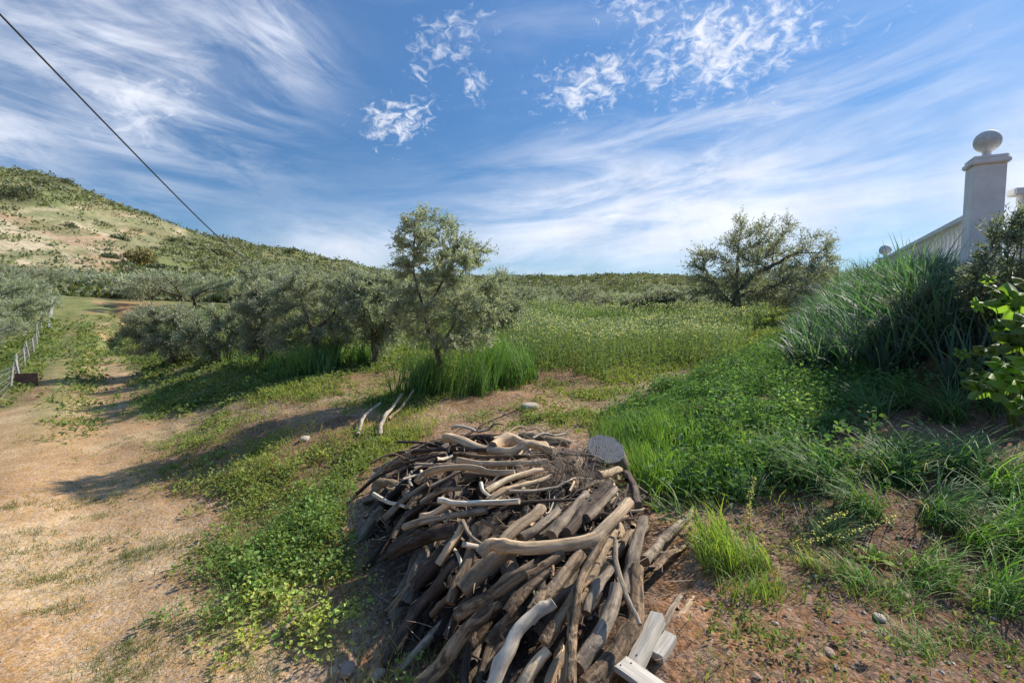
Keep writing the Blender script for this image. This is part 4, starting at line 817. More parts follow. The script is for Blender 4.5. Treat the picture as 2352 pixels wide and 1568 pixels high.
def spline(P, n):
    P = np.asarray(P, float)
    if len(P) == 2: return P[0] + (P[1] - P[0]) * np.linspace(0, 1, n)[:, None]
    Q = np.vstack([2 * P[0] - P[1], P, 2 * P[-1] - P[-2]]); out = []; L = len(P) - 1
    for s in np.linspace(0, L - 1e-6, n):
        i = int(s); t = s - i; a, b, c, d = Q[i:i + 4]; out.append(.5 * (2 * b + (c - a) * t + (2 * a - 5 * b + 4 * c - d) * t * t + (3 * b - a - 3 * c + d) * t ** 3))
    return np.array(out)
NS = 22
def log_mesh(P, r0, r1, col, rough=.17, knots=2, flat=None, jag=0.0, wk=1.0):
    """P: local 3D control points -> side mesh + two cap meshes"""
    L = np.linalg.norm(np.diff(P, axis=0), axis=1).sum(); n = int(np.clip(L / .022, 12, 60)); S = spline(P, n)
    sd_ = rng.uniform(0, 50); s = np.linspace(0, L, n); wig = np.stack([fbm(s * 5, s * 0, 1, 3, sd_ + k) - .5 for k in range(3)], -1) * min(r0, .05) * 1.4 * wk; S = S + wig * np.sin(np.linspace(0, math.pi, n))[:, None] ** .5
    T = nrm(np.gradient(S, axis=0)); ref = np.array([0, 0, 1.0]); a = nrm(np.cross(T, ref)); b = np.cross(T, a)
    th = np.linspace(0, 2 * math.pi, NS, endpoint=False); ct, st = np.cos(th), np.sin(th); sg, tg = np.meshgrid(s, th, indexing='ij')
    rad = (r0 + (r1 - r0) * (s / L))[:, None] * (1 + rough * 2.4 * (fbm(np.cos(tg) * 1.2 + sd_, np.sin(tg) * 1.2 + sg * 7, 1, 3, 2) - .5) + rough * 1.2 * (fbm(np.cos(tg) * 4 + sd_, np.sin(tg) * 4 + sg * 3.0, 1, 2, 12) - .5) + rough * .6 * np.sin(2 * tg + sd_) + .11 * (fbm(np.cos(tg) * 7 + sd_, np.sin(tg) * 7 + sg * 1.6, 1, 3, 22) - .5) * 1.8 * min(1, rough * 10))
    for _ in range(knots):
        ks = rng.uniform(.1, .9) * L; kt = rng.uniform(0, 6.28); w_ = rng.uniform(.6, 1.2) * r0
        dth = np.abs((tg - kt + math.pi) % (2 * math.pi) - math.pi); rad = rad + r0 * rng.uniform(.25, .55) * np.exp(-((sg - ks) / w_) ** 2 - (dth / .55) ** 2)
    V = S[:, None] + (a[:, None] * ct[None, :, None] + b[:, None] * st[None, :, None]) * rad[..., None]
    if flat is not None:                       # split face
        dd = V - S[:, None]; fv = nrm(a * math.cos(flat) + b * math.sin(flat)); q = (dd * fv[:, None]).sum(-1); ex = np.maximum(q - r0 * .15, 0); V = V - fv[:, None] * ex[..., None]
    if jag > 0:
        for e_, sgn in ((0, -1), (n - 1, 1)): V[e_] += T[e_] * (rng.random((NS, 1)) - .3) * jag * sgn
    i, j = np.meshgrid(np.arange(n - 1), np.arange(NS), indexing='ij'); j2 = (j + 1) % NS
    F = np.stack([i * NS + j, i * NS + j2, (i + 1) * NS + j2, (i + 1) * NS + j], -1).reshape(-1, 4)
    off = rng.uniform(-5, 5, 3); lc = np.stack([ct[None] * rad + off[0], st[None] * rad + off[1], sg + off[2]], -1).reshape(-1, 3)
    blot = 1.25 * (fbm(np.cos(tg) * 1.5 + sd_, np.sin(tg) * 1.5 + sg * 5, 1, 3, 31) - .5)
    C = np.clip(np.array(col)[None, None] * (1 + 1.1 * blot[..., None]), .01, .9).reshape(-1, 3)
    side = np_mesh('log', V.reshape(-1, 3), F, C, True, extra={'lc': lc}); caps = []
    for e_ in (0, n - 1):
        rg_ = V[e_]; c_ = rg_.mean(0) - T[e_] * (.0 if jag == 0 else .02) * (-1 if e_ == 0 else 1); mid = c_ + (rg_ - c_) * .5
        VV = np.vstack([rg_, mid, c_[None]]); jj = np.arange(NS); k2 = (jj + 1) % NS
        F1 = np.stack([jj, k2, k2 + NS, jj + NS], -1); F2 = np.stack([jj + NS, k2 + NS, np.full(NS, 2 * NS)], -1)
        if e_ == n - 1: F1 = F1[:, ::-1]; F2 = F2[:, ::-1]
        l2 = np.vstack([np.stack([ct, st, ct * 0], -1) * r0, np.stack([ct, st, ct * 0], -1) * r0 * .5, [[0, 0, 0]]])
        cc = np.array(rng.choice(3)); base = [(.36, .26, .16), (.28, .22, .16), (.18, .13, .09)][int(cc)]
        if np.mean(col) < .12: base = (.14, .10, .075)
        if np.mean(col) > .40: base = (.50, .42, .30)
        caps.append(np_mesh('cut_end', VV, [F1, F2], np.tile(np.array(base), (len(VV), 1)), False, extra={'lc': l2}))
    return side, caps, S, nrm(a * .6 + b * .8), T
def put_log(W3, r0, r1, kind, label, group=None, name='log', cat='log', caps=True, mult=1.0, **kw):
    W3 = np.asarray(W3, float); o3 = W3[0].copy(); side, cp_, S_, N_, T_ = log_mesh(W3 - o3, r0, r1, np.array(WC[kind]) * mult * rng.uniform(.8, 1.2), **kw)
    o = link(name, side, M_WOOD[kind]); o.location = o3; tag(o, label, cat, group)
    if caps and cat == 'log' and r0 > .016 and rng.random() < .6:      # broken side-twig stubs
        for _ in range(rng.integers(1, 3)):
            i_ = rng.integers(3, len(S_) - 3); q0 = S_[i_] + N_[i_] * r0 * .5; dv = nrm(N_[i_] * rng.uniform(.3, 1) + T_[i_] * rng.uniform(.3, 1.2) * rng.choice([-1, 1]) + np.array([0, 0, .5])); sl = r0 * rng.uniform(1.6, 3.2)
            sa = Acc(); limb_mesh(sa, np.array([q0, q0 + dv * sl * .5, q0 + dv * sl + rng.normal(size=3) * r0 * .15]), np.array([-1, 0, 1]), np.array([r0 * .42, r0 * .32, r0 * .22]), np.array(WC[kind]) * mult * 1.1, 8); link('branch_stub', sa.mesh('branch_stub', True), M_BARK, o)
    if caps:
        for m_ in cp_: c = link('cut_end', m_, M_CUT, o)
    else:
        for m_ in cp_: bpy.data.meshes.remove(m_)
    return o
def Z1(zx, zy): return 735.0 + zx * .41423, 918.75 + zy * .41423
def traced_log(pts, wz, kind, lift, label, group=None, taper=.85, surf=SURF, mult=1.0, **kw):
    W3 = []
    for zx, zy in pts:
        px, py = Z1(zx, zy); p = hit(px, py, surf, 60, lift); W3.append(p)
    W3 = np.array(W3); dep = W3[:, 1].mean(); rr_ = wz * .41423 / 2 / FPX * dep * 1.04
    a_, b_ = W3[0], W3[-1]
    for i_ in range(1, len(W3) - 1):            # keep logs stiff instead of draped
        rd_ = pdir(*Z1(*pts[i_])); ab = b_ - a_; w0_ = EYE - a_; A2, B2, C2 = rd_ @ rd_, rd_ @ ab, ab @ ab; s_c = (B2 * (ab @ w0_) - C2 * (rd_ @ w0_)) / (A2 * C2 - B2 * B2)
        W3[i_] = W3[i_] * .35 + (EYE + rd_ * s_c) * .65
    W3[:, 2] -= rr_ * .6
    return put_log(W3, rr_, rr_ * taper, kind, label, group, mult=mult, **kw)
LG = 'logs and branches of the wood pile'
TL = [
 ([(695, 190), (760, 205), (860, 245), (960, 262), (1060, 258), (1150, 222), (1230, 235), (1300, 262)], 62, 'tan', .12, 'thick twisted brown branch along the top of the pile, sawn end at left', .7, dict(knots=5, rough=.16, mult=.8)),
 ([(960, 245), (1010, 205), (1070, 190), (1130, 225)], 62, 'tan', .10, 'short humped log just behind the thick twisted top branch', .8, dict(knots=2, mult=.9)),
 ([(760, 322), (900, 345), (1050, 345), (1265, 328)], 34, 'tan', .10, 'long straight tan pole below the twisted top branch', .8, {}),
 ([(535, 445), (590, 395), (690, 368), (860, 366), (960, 390), (1080, 388)], 38, 'tan', .12, 'curved tan branch bending down at its left end near the top', .75, dict(mult=1.15)),
 ([(530, 350), (720, 350), (900, 352)], 24, 'grey', .08, 'thin grey stick left of the long tan pole', .8, {}),
 ([(380, 305), (550, 272), (760, 266), (930, 270)], 20, 'dark', .09, 'thin dark stick reaching out at the top left of the pile', .8, {}),
 ([(200, 515), (330, 412), (520, 330), (700, 290)], 20, 'dark', .08, 'long dark branch sloping down at the far left edge', .7, {}),
 ([(165, 560), (260, 465), (400, 335), (600, 232)], 16, 'grey', .05, 'outermost thin grey branch at the far left edge', .7, {}),
 ([(740, 292), (900, 302), (1250, 300)], 24, 'bark', .09, 'bark-covered pole between the twisted branch and the tan pole', .8, {}),
 ([(925, 492), (1050, 430), (1235, 378)], 36, 'tan', .12, 'pale tan pole rising to the right under the curved branch', .9, dict(mult=1.15)),
 ([(945, 540), (1080, 470), (1275, 420)], 48, 'tan', .08, 'split pale log under the rising tan pole', .9, dict(flat=1.2, jag=.03)),
 ([(660, 545), (800, 556), (1105, 548)], 34, 'pale', .16, 'straight whitish branch lying level across the upper pile', .85, dict(mult=1.1, rough=.06)),
 ([(892, 452), (905, 492), (948, 528)], 20, 'pale', .17, 'short whitish stub bent up above the level whitish branch', .8, dict(knots=0)),
 ([(465, 695), (600, 655), (760, 625), (925, 600)], 38, 'grey', .12, 'slender grey branch pointing left, below the level whitish branch', .7, {}),
 ([(1105, 562), (1350, 545), (1500, 540)], 18, 'dark', .10, 'thin blackish stick continuing the whitish branch to the right', .8, {}),
 ([(1050, 500), (1200, 492), (1330, 472)], 20, 'grey', .12, 'short thin grey stick above the blackish stick', .8, {}),
 ([(355, 645), (470, 540), (600, 455)], 38, 'grey', .04, 'grey log at the left edge above the red soil', .8, {}),
 ([(480, 640), (600, 540), (730, 435)], 66, 'dark', .06, 'broad dark split log under the curved tan branch', .9, dict(flat=.9)),
 ([(400, 820), (560, 730), (760, 690)], 84, 'dark', .05, 'fat dark log with a weathered end at the left side', .9, dict(mult=1.1)),
 ([(525, 1010), (640, 880), (770, 730)], 78, 'dark', .05, 'fat black log with a round sawn end facing the camera at left', .9, {}),
 ([(665, 900), (720, 820), (800, 680)], 62, 'tan', .12, 'short brown log with peeled pale side left of the centre', .9, dict(mult=.8, flat=.5)),
 ([(720, 1110), (760, 1000), (830, 820), (855, 690)], 54, 'bark', .09, 'rough bark log standing steeply beside the peeled brown log', .8, dict(mult=.8)),
 ([(785, 1025), (870, 925), (1000, 835), (1090, 795)], 92, 'tan', .10, 'thick smooth brown log under the left end of the topmost branch', .85, dict(mult=.62, rough=.07)),
 ([(765, 1165), (900, 1085), (1050, 985), (1190, 895)], 72, 'bark', .14, 'bark log with a broken pale left end in the middle of the pile', .85, dict(mult=1.1, jag=.02)),
 ([(365, 1445), (470, 1270), (560, 1120), (690, 990)], 72, 'dark', .04, 'long dark log with a grey sawn end at the lower left', .9, dict(mult=1.3)),
 ([(560, 1550), (700, 1400), (830, 1230), (970, 1110)], 76, 'bark', .10, 'long bark log with splintered end at the bottom left', .9, dict(jag=.04, mult=1.15)),
 ([(925, 1640), (1050, 1385), (1180, 1190), (1300, 1100)], 84, 'pale', .14, 'large pale split log running to the bottom edge at the centre', .85, dict(mult=.85, flat=1.6)),
 ([(1110, 1580), (1190, 1450), (1265, 1365)], 66, 'tan', .08, 'short tan log at the bottom edge right of the large pale split log', .9, {}),
 ([(1385, 1545), (1385, 1350), (1405, 1150), (1465, 950), (1605, 690)], 66, 'bark', .16, 'long dark brown log running straight away from the bottom edge', .75, dict(jag=.02)),
 ([(885, 835), (950, 785), (1050, 795), (1180, 812), (1380, 775), (1520, 745), (1610, 660), (1715, 548)], 66, 'tan', .24, 'topmost long pale crooked branch lying across the whole pile', 1.1, dict(mult=1.15, knots=4, rough=.09)),
 ([(1015, 765), (1100, 690), (1180, 625), (1225, 580)], 64, 'tan', .10, 'yellowish mossy log with a rounded upper end above the centre', .95, dict(mult=.85)),
 ([(1120, 745), (1230, 680), (1320, 595)], 56, 'grey', .09, 'grey log right of the yellowish mossy one', .9, dict(mult=.8)),
 ([(1285, 735), (1400, 600), (1475, 505)], 56, 'grey', .10, 'dark grey log under the right part of the topmost branch', .9, dict(mult=.7)),
 ([(1370, 720), (1500, 560), (1605, 445)], 56, 'dark', .10, 'black log beside the right end of the topmost branch', .9, {}),
 ([(1475, 1560), (1600, 1420), (1705, 1250), (1745, 1100), (1762, 900)], 96, 'bark', .10, 'thickest log with ringed flaking bark at the right side', .8, dict(mult=.85, rough=.13)),
 ([(1425, 1455), (1520, 1320), (1600, 1180), (1645, 1000)], 86, 'grey', .10, 'smooth grey-tan log left of the thickest ringed log', .85, dict(mult=1.15, rough=.07)),
 ([(1680, 1050), (1740, 850), (1795, 640)], 66, 'grey', .07, 'grey log at the right edge leading up towards the stump', .85, dict(mult=.75)),
 ([(1638, 765), (1640, 900), (1700, 1085), (1775, 1235)], 28, 'grey', .19, 'thin crooked grey stick lying over the right-hand logs', .8, dict(knots=1)),
 ([(1800, 875), (1900, 760), (2060, 600), (2140, 415)], 48, 'grey', .0, 'grey log lying apart in the grass at the right', .7, dict(mult=.95)),
 ([(1835, 930), (1930, 850), (2045, 760)], 54, 'bark', .02, 'split brown log with jagged end at the right edge of the pile', .7, dict(flat=1.0, jag=.06)),
 ([(1990, 1190), (2050, 1115), (2110, 1035)], 34, 'tan', .0, 'splintered tan scrap of wood on the soil above the planks', .5, dict(jag=.06, flat=1.5)),
 ([(1890, 1290), (1960, 1160), (1995, 1080)], 48, 'grey', .0, 'grey split stick just behind the white planks', .6, dict(jag=.05, flat=1.0)),
 ([(295, 1315), (365, 1285), (480, 1225)], 26, 'tan', .02, 'small tan stick poking out at the lower left of the pile', .7, dict(knots=0)),
 ([(1180, 1155), (1290, 1020), (1450, 830)], 66, 'bark', .13, 'grey-brown log meeting the long dark log below the topmost branch', .9, dict(mult=1.1)),
 ([(1045, 1150), (1130, 1060), (1260, 935)], 58, 'bark', .12, 'brown log with torn bark in the centre of the pile', .9, dict(jag=.02)),
 ([(1150, 965), (1250, 900), (1350, 835)], 58, 'bark', .13, 'short rough log just under the topmost branch', .9, dict(mult=.9)),
 ([(1240, 1325), (1330, 1180), (1460, 985)], 60, 'bark', .10, 'dark tan log left of the long dark brown log', .9, dict(mult=.9)),
 ([(600, 1085), (680, 980), (750, 880)], 50, 'dark', .07, 'short dark log between the black sawn log and the steep bark log', .9, dict(mult=1.3)),
 ([(1475, 1160), (1540, 1030), (1610, 920)], 62, 'grey', .09, 'grey log between the long dark log and the smooth grey-tan one', .9, {}),
 ([(800, 1590), (825, 1400), (850, 1270)], 52, 'dark', .03, 'dark log in the shadow left of the large pale split log', .9, dict(mult=.9)),
 ([(480, 1500), (500, 1300), (545, 1190)], 54, 'dark', .0, 'blackish log resting on the soil at the lower left', .9, dict(mult=.8)),
 ([(1700, 395), (1740, 480), (1765, 565)], 46, 'dark', .10, 'charred-looking stick below the stump', .8, {}),
 ([(1735, 372), (1825, 450), (1935, 545)], 38, 'dark', .05, 'dark stick running down right from the stump', .8, {}),
 ([(1545, 400), (1600, 390), (1660, 372)], 46, 'tan', .10, 'short reddish-brown chunk right under the stump', .9, dict(mult=.6)),
 ([(1120, 1240), (1170, 1150), (1215, 1060)], 48, 'tan', .11, 'short light brown log with a ragged end beside the large pale split log', .9, dict(mult=.75, jag=.03)),
 ([(560, 640), (640, 610), (720, 560)], 34, 'tan', .09, 'stubby tan log above the slender grey branch', .9, {}),
 ([(800, 400), (930, 408), (1060, 420)], 26, 'dark', .08, 'dark bent stick under the curved tan branch', .8, {}),
 ([(620, 470), (720, 420), (800, 380)], 26, 'grey', .07, 'grey splintered stick touching the curved tan branch', .6, dict(jag=.03)),
 ([(900, 660), (960, 690), (1060, 700)], 26, 'bark', .10, 'crooked little brown branch left of the mossy log', .6, {}),
 ([(790, 660), (830, 740), (900, 790)], 24, 'grey', .15, 'forked grey twig at the left end of the topmost branch', .6, {}),
 ([(560, 560), (660, 500), (780, 480)], 30, 'bark', .07, 'brown stick over the broad dark split log', .8, {}),
 ([(1000, 600), (1060, 570), (1160, 560)], 26, 'dark', .09, 'short dark stick just below the level whitish branch', .8, {}),
 ([(1480, 640), (1560, 560), (1640, 480)], 44, 'grey', .09, 'grey log hidden behind the right end of the topmost branch', .9, dict(mult=.7)),
 ([(930, 1330), (1010, 1230), (1090, 1150)], 52, 'bark', .07, 'brown log behind the large pale split log', .9, {}),
 ([(700, 1300), (740, 1200), (790, 1110)], 44, 'dark', .05, 'dark log left of the long splintered bark log', .9, {}),
 ([(1270, 1560), (1330, 1450), (1390, 1380)], 54, 'tan', .05, 'tan log under the near end of the long dark brown log', .9, dict(mult=.8)),
 ([(620, 1180), (690, 1100), (740, 1060)], 40, 'bark', .05, 'short bark log on the left flank below the black sawn log', .9, {}),
]
for pts_, wz, kd, lf_, lab, tp, kw in TL: traced_log(pts_, wz, kd, lf_, lab, LG, taper=tp, **kw)
# logs under the visible ones
FL = []
def filler(n, ang_deg, spread, y0, y1, label, grp, lo=.0, hi=.85):
    for _ in range(n):
        for _try in range(40):
            cx_, cy_ = rng.uniform(-1.0, .95), rng.uniform(y0, y1)
            if pile_d(cx_, cy_) < .76: break
        a = R(ang_deg + rng.normal() * spread); L_ = rng.uniform(.35, .8); r_ = rng.uniform(.014, .040); dx, dy = math.sin(a), math.cos(a)
        u_ = rng.uniform(lo, hi); P3 = []
        for s in (-.5, 0, .5):
            x_, y_ = cx_ + dx * s * L_ + rng.normal() * .015, cy_ + dy * s * L_; zz = float(G0(x_, y_)) + r_ * .8 + u_ * float(mound(x_, y_)) - .02; P3.append((x_, y_, zz))
        kd = ['dark', 'bark', 'grey', 'tan'][rng.choice(4, p=[.34, .30, .2, .16])]
        FL.append((cx_, cy_, kd, label, grp, put_log(P3, r_, r_ * .85, kd, label, grp, caps=rng.random() < .5, knots=1, mult=rng.uniform(.32, 1.0), flat=(rng.uniform(0, 3) if rng.random() < .3 else None), jag=.02)))
filler(125, 28, 20, 1.65, 3.6, 'half-buried log', 'buried logs of the lower pile')
filler(34, 75, 18, 3.3, 4.5, 'half-buried crosswise log', 'buried sticks of the upper pile')
for _ in range(46):                                  # loose thin sticks on top
    for _try in range(40):
        cx_, cy_ = rng.uniform(-1.0, .95), rng.uniform(2.2, 4.4)
        if pile_d(cx_, cy_) < .82: break
    a = R((28 if cy_ < 3.4 else 75) + rng.normal() * 38); L_ = rng.uniform(.14, .42); r_ = rng.uniform(.005, .013); P3 = []
    for s in (-.5, -.15, .2, .5):
        x_, y_ = cx_ + math.sin(a) * s * L_ + rng.normal() * .012, cy_ + math.cos(a) * s * L_ + rng.normal() * .012; P3.append((x_, y_, float(SURF(cx_, cy_)) + .045 + rng.normal() * .015))
    kd = ['pale', 'tan', 'grey', 'dark', 'bark'][rng.integers(0, 5)]
    FL.append((cx_, cy_, kd, 'thin loose stick', 'thin loose sticks on the wood pile', put_log(P3, r_, r_ * .6, kd, 'x', 'thin loose sticks on the wood pile', name='stick', cat='stick', caps=False, knots=2, mult=rng.uniform(.6, 1.1), rough=.16)))
FL.sort(key=lambda q: q[0]); cn_ = {}
KN = {'dark': 'blackish', 'bark': 'brown', 'grey': 'grey', 'tan': 'light tan', 'pale': 'pale'}
for cx_, cy_, kd, lab, grp, o in FL:
    row = ('at the near end', 'in the middle', 'near the top')[int(cy_ > 2.5) + int(cy_ > 3.3)]; c_ = cn_[(row, kd, lab)] = cn_.get((row, kd, lab), -1) + 1
    o['label'] = '%s %s %s of the wood pile, %s from left' % (KN[kd], lab, row, ORD[c_])
# twigs, bark scraps
acc = Acc()
for n, cx0, cy0, sx_, sy_, L0, L1 in ((1300, PC[0], PC[1], .55, .8, .05, .16),):
    x = cx0 + rng.normal(size=n) * sx_; y = cy0 + rng.normal(size=n) * sy_; k = (pile_d(x, y) < 1.25); x, y = x[k], y[k]; m = len(x); B = np.stack([x, y, SURF(x, y) + u01(m, -.08, .06)], -1)
    blades(acc, B, u01(m, L0, L1), u01(m, .003, .010), u01(m, 0, 6.28), u01(m, -.2, .4), jit((.20, .15, .10), m, .5), jit((.34, .26, .17), m, .5), 3, phi0=u01(m, 1.1, 1.7))
p0 = hit(*Z1(1400, 360), SURF, 60, .1)
x = p0[0] + rng.normal(size=520) * .10; y = p0[1] + rng.normal(size=520) * .08; m = 520
blades(acc, np.stack([x, y, SURF(x, y) + .02], -1), u01(m, .12, .34), u01(m, .002, .005), R(230) + rng.normal(size=m) * 1.5, u01(m, .2, 1.3), jit((.16, .12, .09), m, .3), jit((.30, .25, .18), m, .3), 5, phi0=u01(m, .3, 1.3))
tag(link('twigs_and_bark_scraps', acc.mesh('twigs_and_bark_scraps'), M_STONE), kind='stuff', label='fine twigs and scraps of bark strewn over the wood pile')
# fallen orange leaves patch / red soil is ground; weathered stump at the head of the pile
pS = hit(1388, 1072, SURF, 60, .0); dep = pS[1] + .16; k_ = dep / FPX
base_ = at_depth(1384, 1078, dep + .16); top_ = at_depth(1391, 1030, dep - .02)
put_log([base_, (base_ + top_) / 2, top_], 42 * k_, 39 * k_, 'grey', 'weathered blue-grey stump at the head of the wood pile beside the bright grass', None, name='stump', cat='stump', rough=.10, knots=1, mult=.95, wk=0.0)
for c_ in bpy.data.objects['stump'].children:
    if c_.name.startswith('cut_end'):
        at_ = c_.data.attributes['Col']; at_.data.foreach_set('color', np.tile(np.array([.25, .24, .235, 1.0], np.float32), len(c_.data.vertices)))
# loose sticks
for pts_, wpx, kd, lab, kw in [([(872, 1000), (882, 972), (922, 925)], 13, 'pale', 'pale forked stick standing out of the grass behind the pile', dict(knots=1)), ([(893, 962), (925, 938), (950, 915)], 9, 'tan', 'thin twig leaning beside the pale forked stick', dict(knots=0)), ([(822, 998), (836, 966), (874, 945)], 10, 'pale', 'short whitish stick left of the pale forked stick', dict(knots=1)),
        ([(648, 1452), (680, 1418), (735, 1385)], 12, 'tan', 'curved brown stick on the soil at the lower left, apart from the pile', dict(knots=1)), ([(1070, 1000), (1110, 975), (1190, 940)], 6, 'dark', 'thin dark stick in the grass above the twisted branch', dict(knots=0))]:
    W3 = np.array([hit(a, b, G, 60, .03) for a, b in pts_]); k_ = W3[:, 1].mean() / FPX
    if 'standing' in lab or 'leaning' in lab or 'whitish' in lab: W3[-1, 2] += .10; W3[1, 2] += .04
    put_log(W3, wpx * k_ * .42, wpx * k_ * .26, kd, lab, None, name='stick', mult=.62, cat='stick', **kw)
# white timber planks nailed together
mw, tw_ = material('pale_sawn_timber'); tcw = tw_.new('ShaderNodeTexCoord').outputs['Object']; g_ = tw_.noise(tw_.new('ShaderNodeMapping', {0: tcw, 3: (6, 60, 60)}), 1.0, 5, .65, .4)
cw = tw_.mix(tw_.ramp(g_, .3, .7), rgb(.34, .31, .26), rgb(.60, .54, .45)); cw = tw_.mix(tw_.ramp(tw_.noise(tcw, 14, 4, .6), .60, .72, 0, .5), cw, rgb(.42, .30, .18))
finish(tw_, tw_.new('ShaderNodeBsdfPrincipled', {'Base Color': cw, 'Roughness': .8, 'Normal': tw_.new('ShaderNodeBump', {'Height': g_, 'Strength': .3, 'Distance': .004}).outputs[0]}).outputs[0]); M_PLANK = mw
def m_flat(name, c, rough=.8, metal=0.0, noise=.12, sc=12):
    m_, t = material(name); n = t.noise(t.new('ShaderNodeTexCoord').outputs['Object'], sc, 5, .6)
    finish(t, t.new('ShaderNodeBsdfPrincipled', {'Base Color': t.mix(t.ramp(n, .3, .7), rgb(*[q * (1 - noise) for q in c]), rgb(*[min(1, q * (1 + noise)) for q in c])), 'Roughness': rough, 'Metallic': metal, 'Normal': t.new('ShaderNodeBump', {'Height': n, 'Strength': .15, 'Distance': .01}).outputs[0]}).outputs[0]); return m_
M_NAIL = m_flat('rusty_nail', (.06, .045, .04), .6, .5)
def box(name, size, mat, parent=None, bev=.003):
    bm = bmesh.new(); bmesh.ops.create_cube(bm, size=1.0)
    for v in bm.verts: v.co = Vector((v.co.x * size[0], v.co.y * size[1], v.co.z * size[2]))
    if bev: bmesh.ops.bevel(bm, geom=bm.edges[:], offset=bev, segments=2, affect='EDGES')
    me = bpy.data.meshes.new(name); bm.to_mesh(me); bm.free(); return link(name, me, mat, parent)
p0 = hit(1478, 1500, G0, 60, .11); root = empty('timber_frame', (p0[0], p0[1], float(G0(p0[0], p0[1])))); tag(root, 'pale sawn planks nailed crosswise, lying at the bottom edge right of the pile', 'planks')
def plank(a, b, wd, th, roll=0.0):
    a, b = np.array(a), np.array(b); L_ = np.linalg.norm(b - a); o = box('plank', (L_, wd, th), M_PLANK, root); d_ = Vector(b - a).normalized()
    q = d_.to_track_quat('X', 'Z').to_euler(); o.rotation_euler = q; o.location = Vector((a + b) / 2) - root.location
    if roll: o.rotation_euler.rotate_axis('X', roll)
    return o
def lp(px, py, lift): return hit(px, py, G0, 60, lift)
pk1 = plank(lp(1512, 1416, .10), lp(1455, 1535, .085), .052, .052, R(12))
pk2 = plank(lp(1424, 1522, .125) + np.array([.0, .0, 0]), lp(1590, 1640, .10), .078, .022, 0)
pk3 = plank(lp(1541, 1462, .05), lp(1508, 1512, .05), .05, .045, 0)
for o, xs, ys in ((pk2, [-.45, -.38], [-.22, .25]), (pk1, [.36], [.1])):
    sz = o.dimensions if False else None
    L_ = max(abs(v.co.x) for v in o.data.vertices) * 2; Wd_ = max(abs(v.co.y) for v in o.data.vertices) * 2; H_ = max(abs(v.co.z) for v in o.data.vertices)
    for fx, fy in zip(xs, ys):
        bm = bmesh.new(); bmesh.ops.create_cone(bm, cap_ends=True, segments=10, radius1=.0035, radius2=.003, depth=.003); me = bpy.data.meshes.new('nail'); bm.to_mesh(me); bm.free()
        nl_ = link('nail', me, M_NAIL, o); nl_.location = (fx * L_, fy * Wd_, H_ + .0005)

# ================================================================= TERRACE RAILING
M_WHITE = m_flat('white_painted_render', (.82, .81, .79), .65, noise=.09, sc=5)
M_CONC = m_flat('rough_cast_stone', (.62, .62, .60), .8, noise=.10, sc=30)
def lathe(name, prof, seg, mat, parent=None):
    th = np.arange(seg) * 2 * math.pi / seg; P = np.array(prof, float); V = np.stack([P[:, 0][:, None] * np.cos(th), P[:, 0][:, None] * np.sin(th), np.repeat(P[:, 1][:, None], seg, 1)], -1).reshape(-1, 3)
    i, j = np.meshgrid(np.arange(len(P) - 1), np.arange(seg), indexing='ij'); j2 = (j + 1) % seg; F = np.stack([i * seg + j, i * seg + j2, (i + 1) * seg + j2, (i + 1) * seg + j], -1).reshape(-1, 4)
    return link(name, np_mesh(name, V, F, None, True), mat, parent)
ANG = math.atan2(RLd[1], RLd[0])
def pillar(x, y, top, wd, label, bot=None):
    z0 = (float(G0(x, y)) - .5) if bot is None else bot; t = empty('gate_pillar', (x, y, z0)); t.rotation_euler = (0, 0, ANG - R(90) + R(2)); tag(t, label, 'pillar', 'white pillars of the terrace railing')
    H = top - z0; s = box('shaft', (wd, wd, H), M_WHITE, t, .008); s.location = (0, 0, H / 2)
    c = box('cap', (wd * 1.2, wd * 1.2, .055), M_WHITE, t, .012); c.location = (0, 0, H + .0285); c2 = box('cap_moulding', (wd * 1.08, wd * 1.08, .035), M_WHITE, c, .01); c2.location = (0, 0, .046)
    br = wd * .44; prof = [(wd * .30, 0), (wd * .28, .02), (wd * .16, .045), (wd * .135, .07), (wd * .17, .10)]; zc = .10 + br * .86
    prof += [(br * math.sin(a), zc - br * math.cos(a)) for a in np.linspace(.56, math.pi - .001, 22)]
    b = lathe('ball_finial', prof, 32, M_CONC, t); b.location = (0, 0, H + .064); return t
PX0, PY0 = 5.165, 5.5
pillar(PX0 - .01, PY0, 3.12, .27, 'near white square pillar with a ball finial at the right edge of the photo')
P2 = RL0 + RLd * 6.72; pillar(P2[0], P2[1], 2.62, .27, 'far white pillar whose ball finial shows just above the cereal grass')
def balustrade(a, b, ztop, zbot, label, n=None):
    a, b = np.array(a, float), np.array(b, float); L_ = np.linalg.norm(b - a); ang = math.atan2(b[1] - a[1], b[0] - a[0]); t = empty('balustrade', (a[0], a[1], zbot)); t.rotation_euler = (0, 0, ang); tag(t, label, 'balustrade', 'white balustrades of the terrace')
    r_ = box('top_rail', (L_, .16, .075), M_WHITE, t, .012); r_.location = (L_ / 2, 0, ztop - zbot - .0375)
    r2 = box('bottom_rail', (L_, .16, .10), M_WHITE, t, .012); r2.location = (L_ / 2, 0, .05)
    h = ztop - zbot - .175; n = n or int(L_ / .20)
    prof = [(.050, 0), (.050, .04), (.034, .06), (.036, .09), (.060, .22), (.066, .30), (.056, .40), (.036, .52), (.030, .62), (.034, .68), (.048, .72), (.048, .78)]
    prof = [(q, z / .78 * h) for q, z in prof]; me = None
    for i in range(n):
        if me is None: o = lathe('baluster', prof, 16, M_WHITE, t); me = o.data
        else: o = bpy.data.objects.new('baluster', me); COL.objects.link(o); o.parent = t
        o.location = ((i + .5) * L_ / n, 0, .10)
    return t
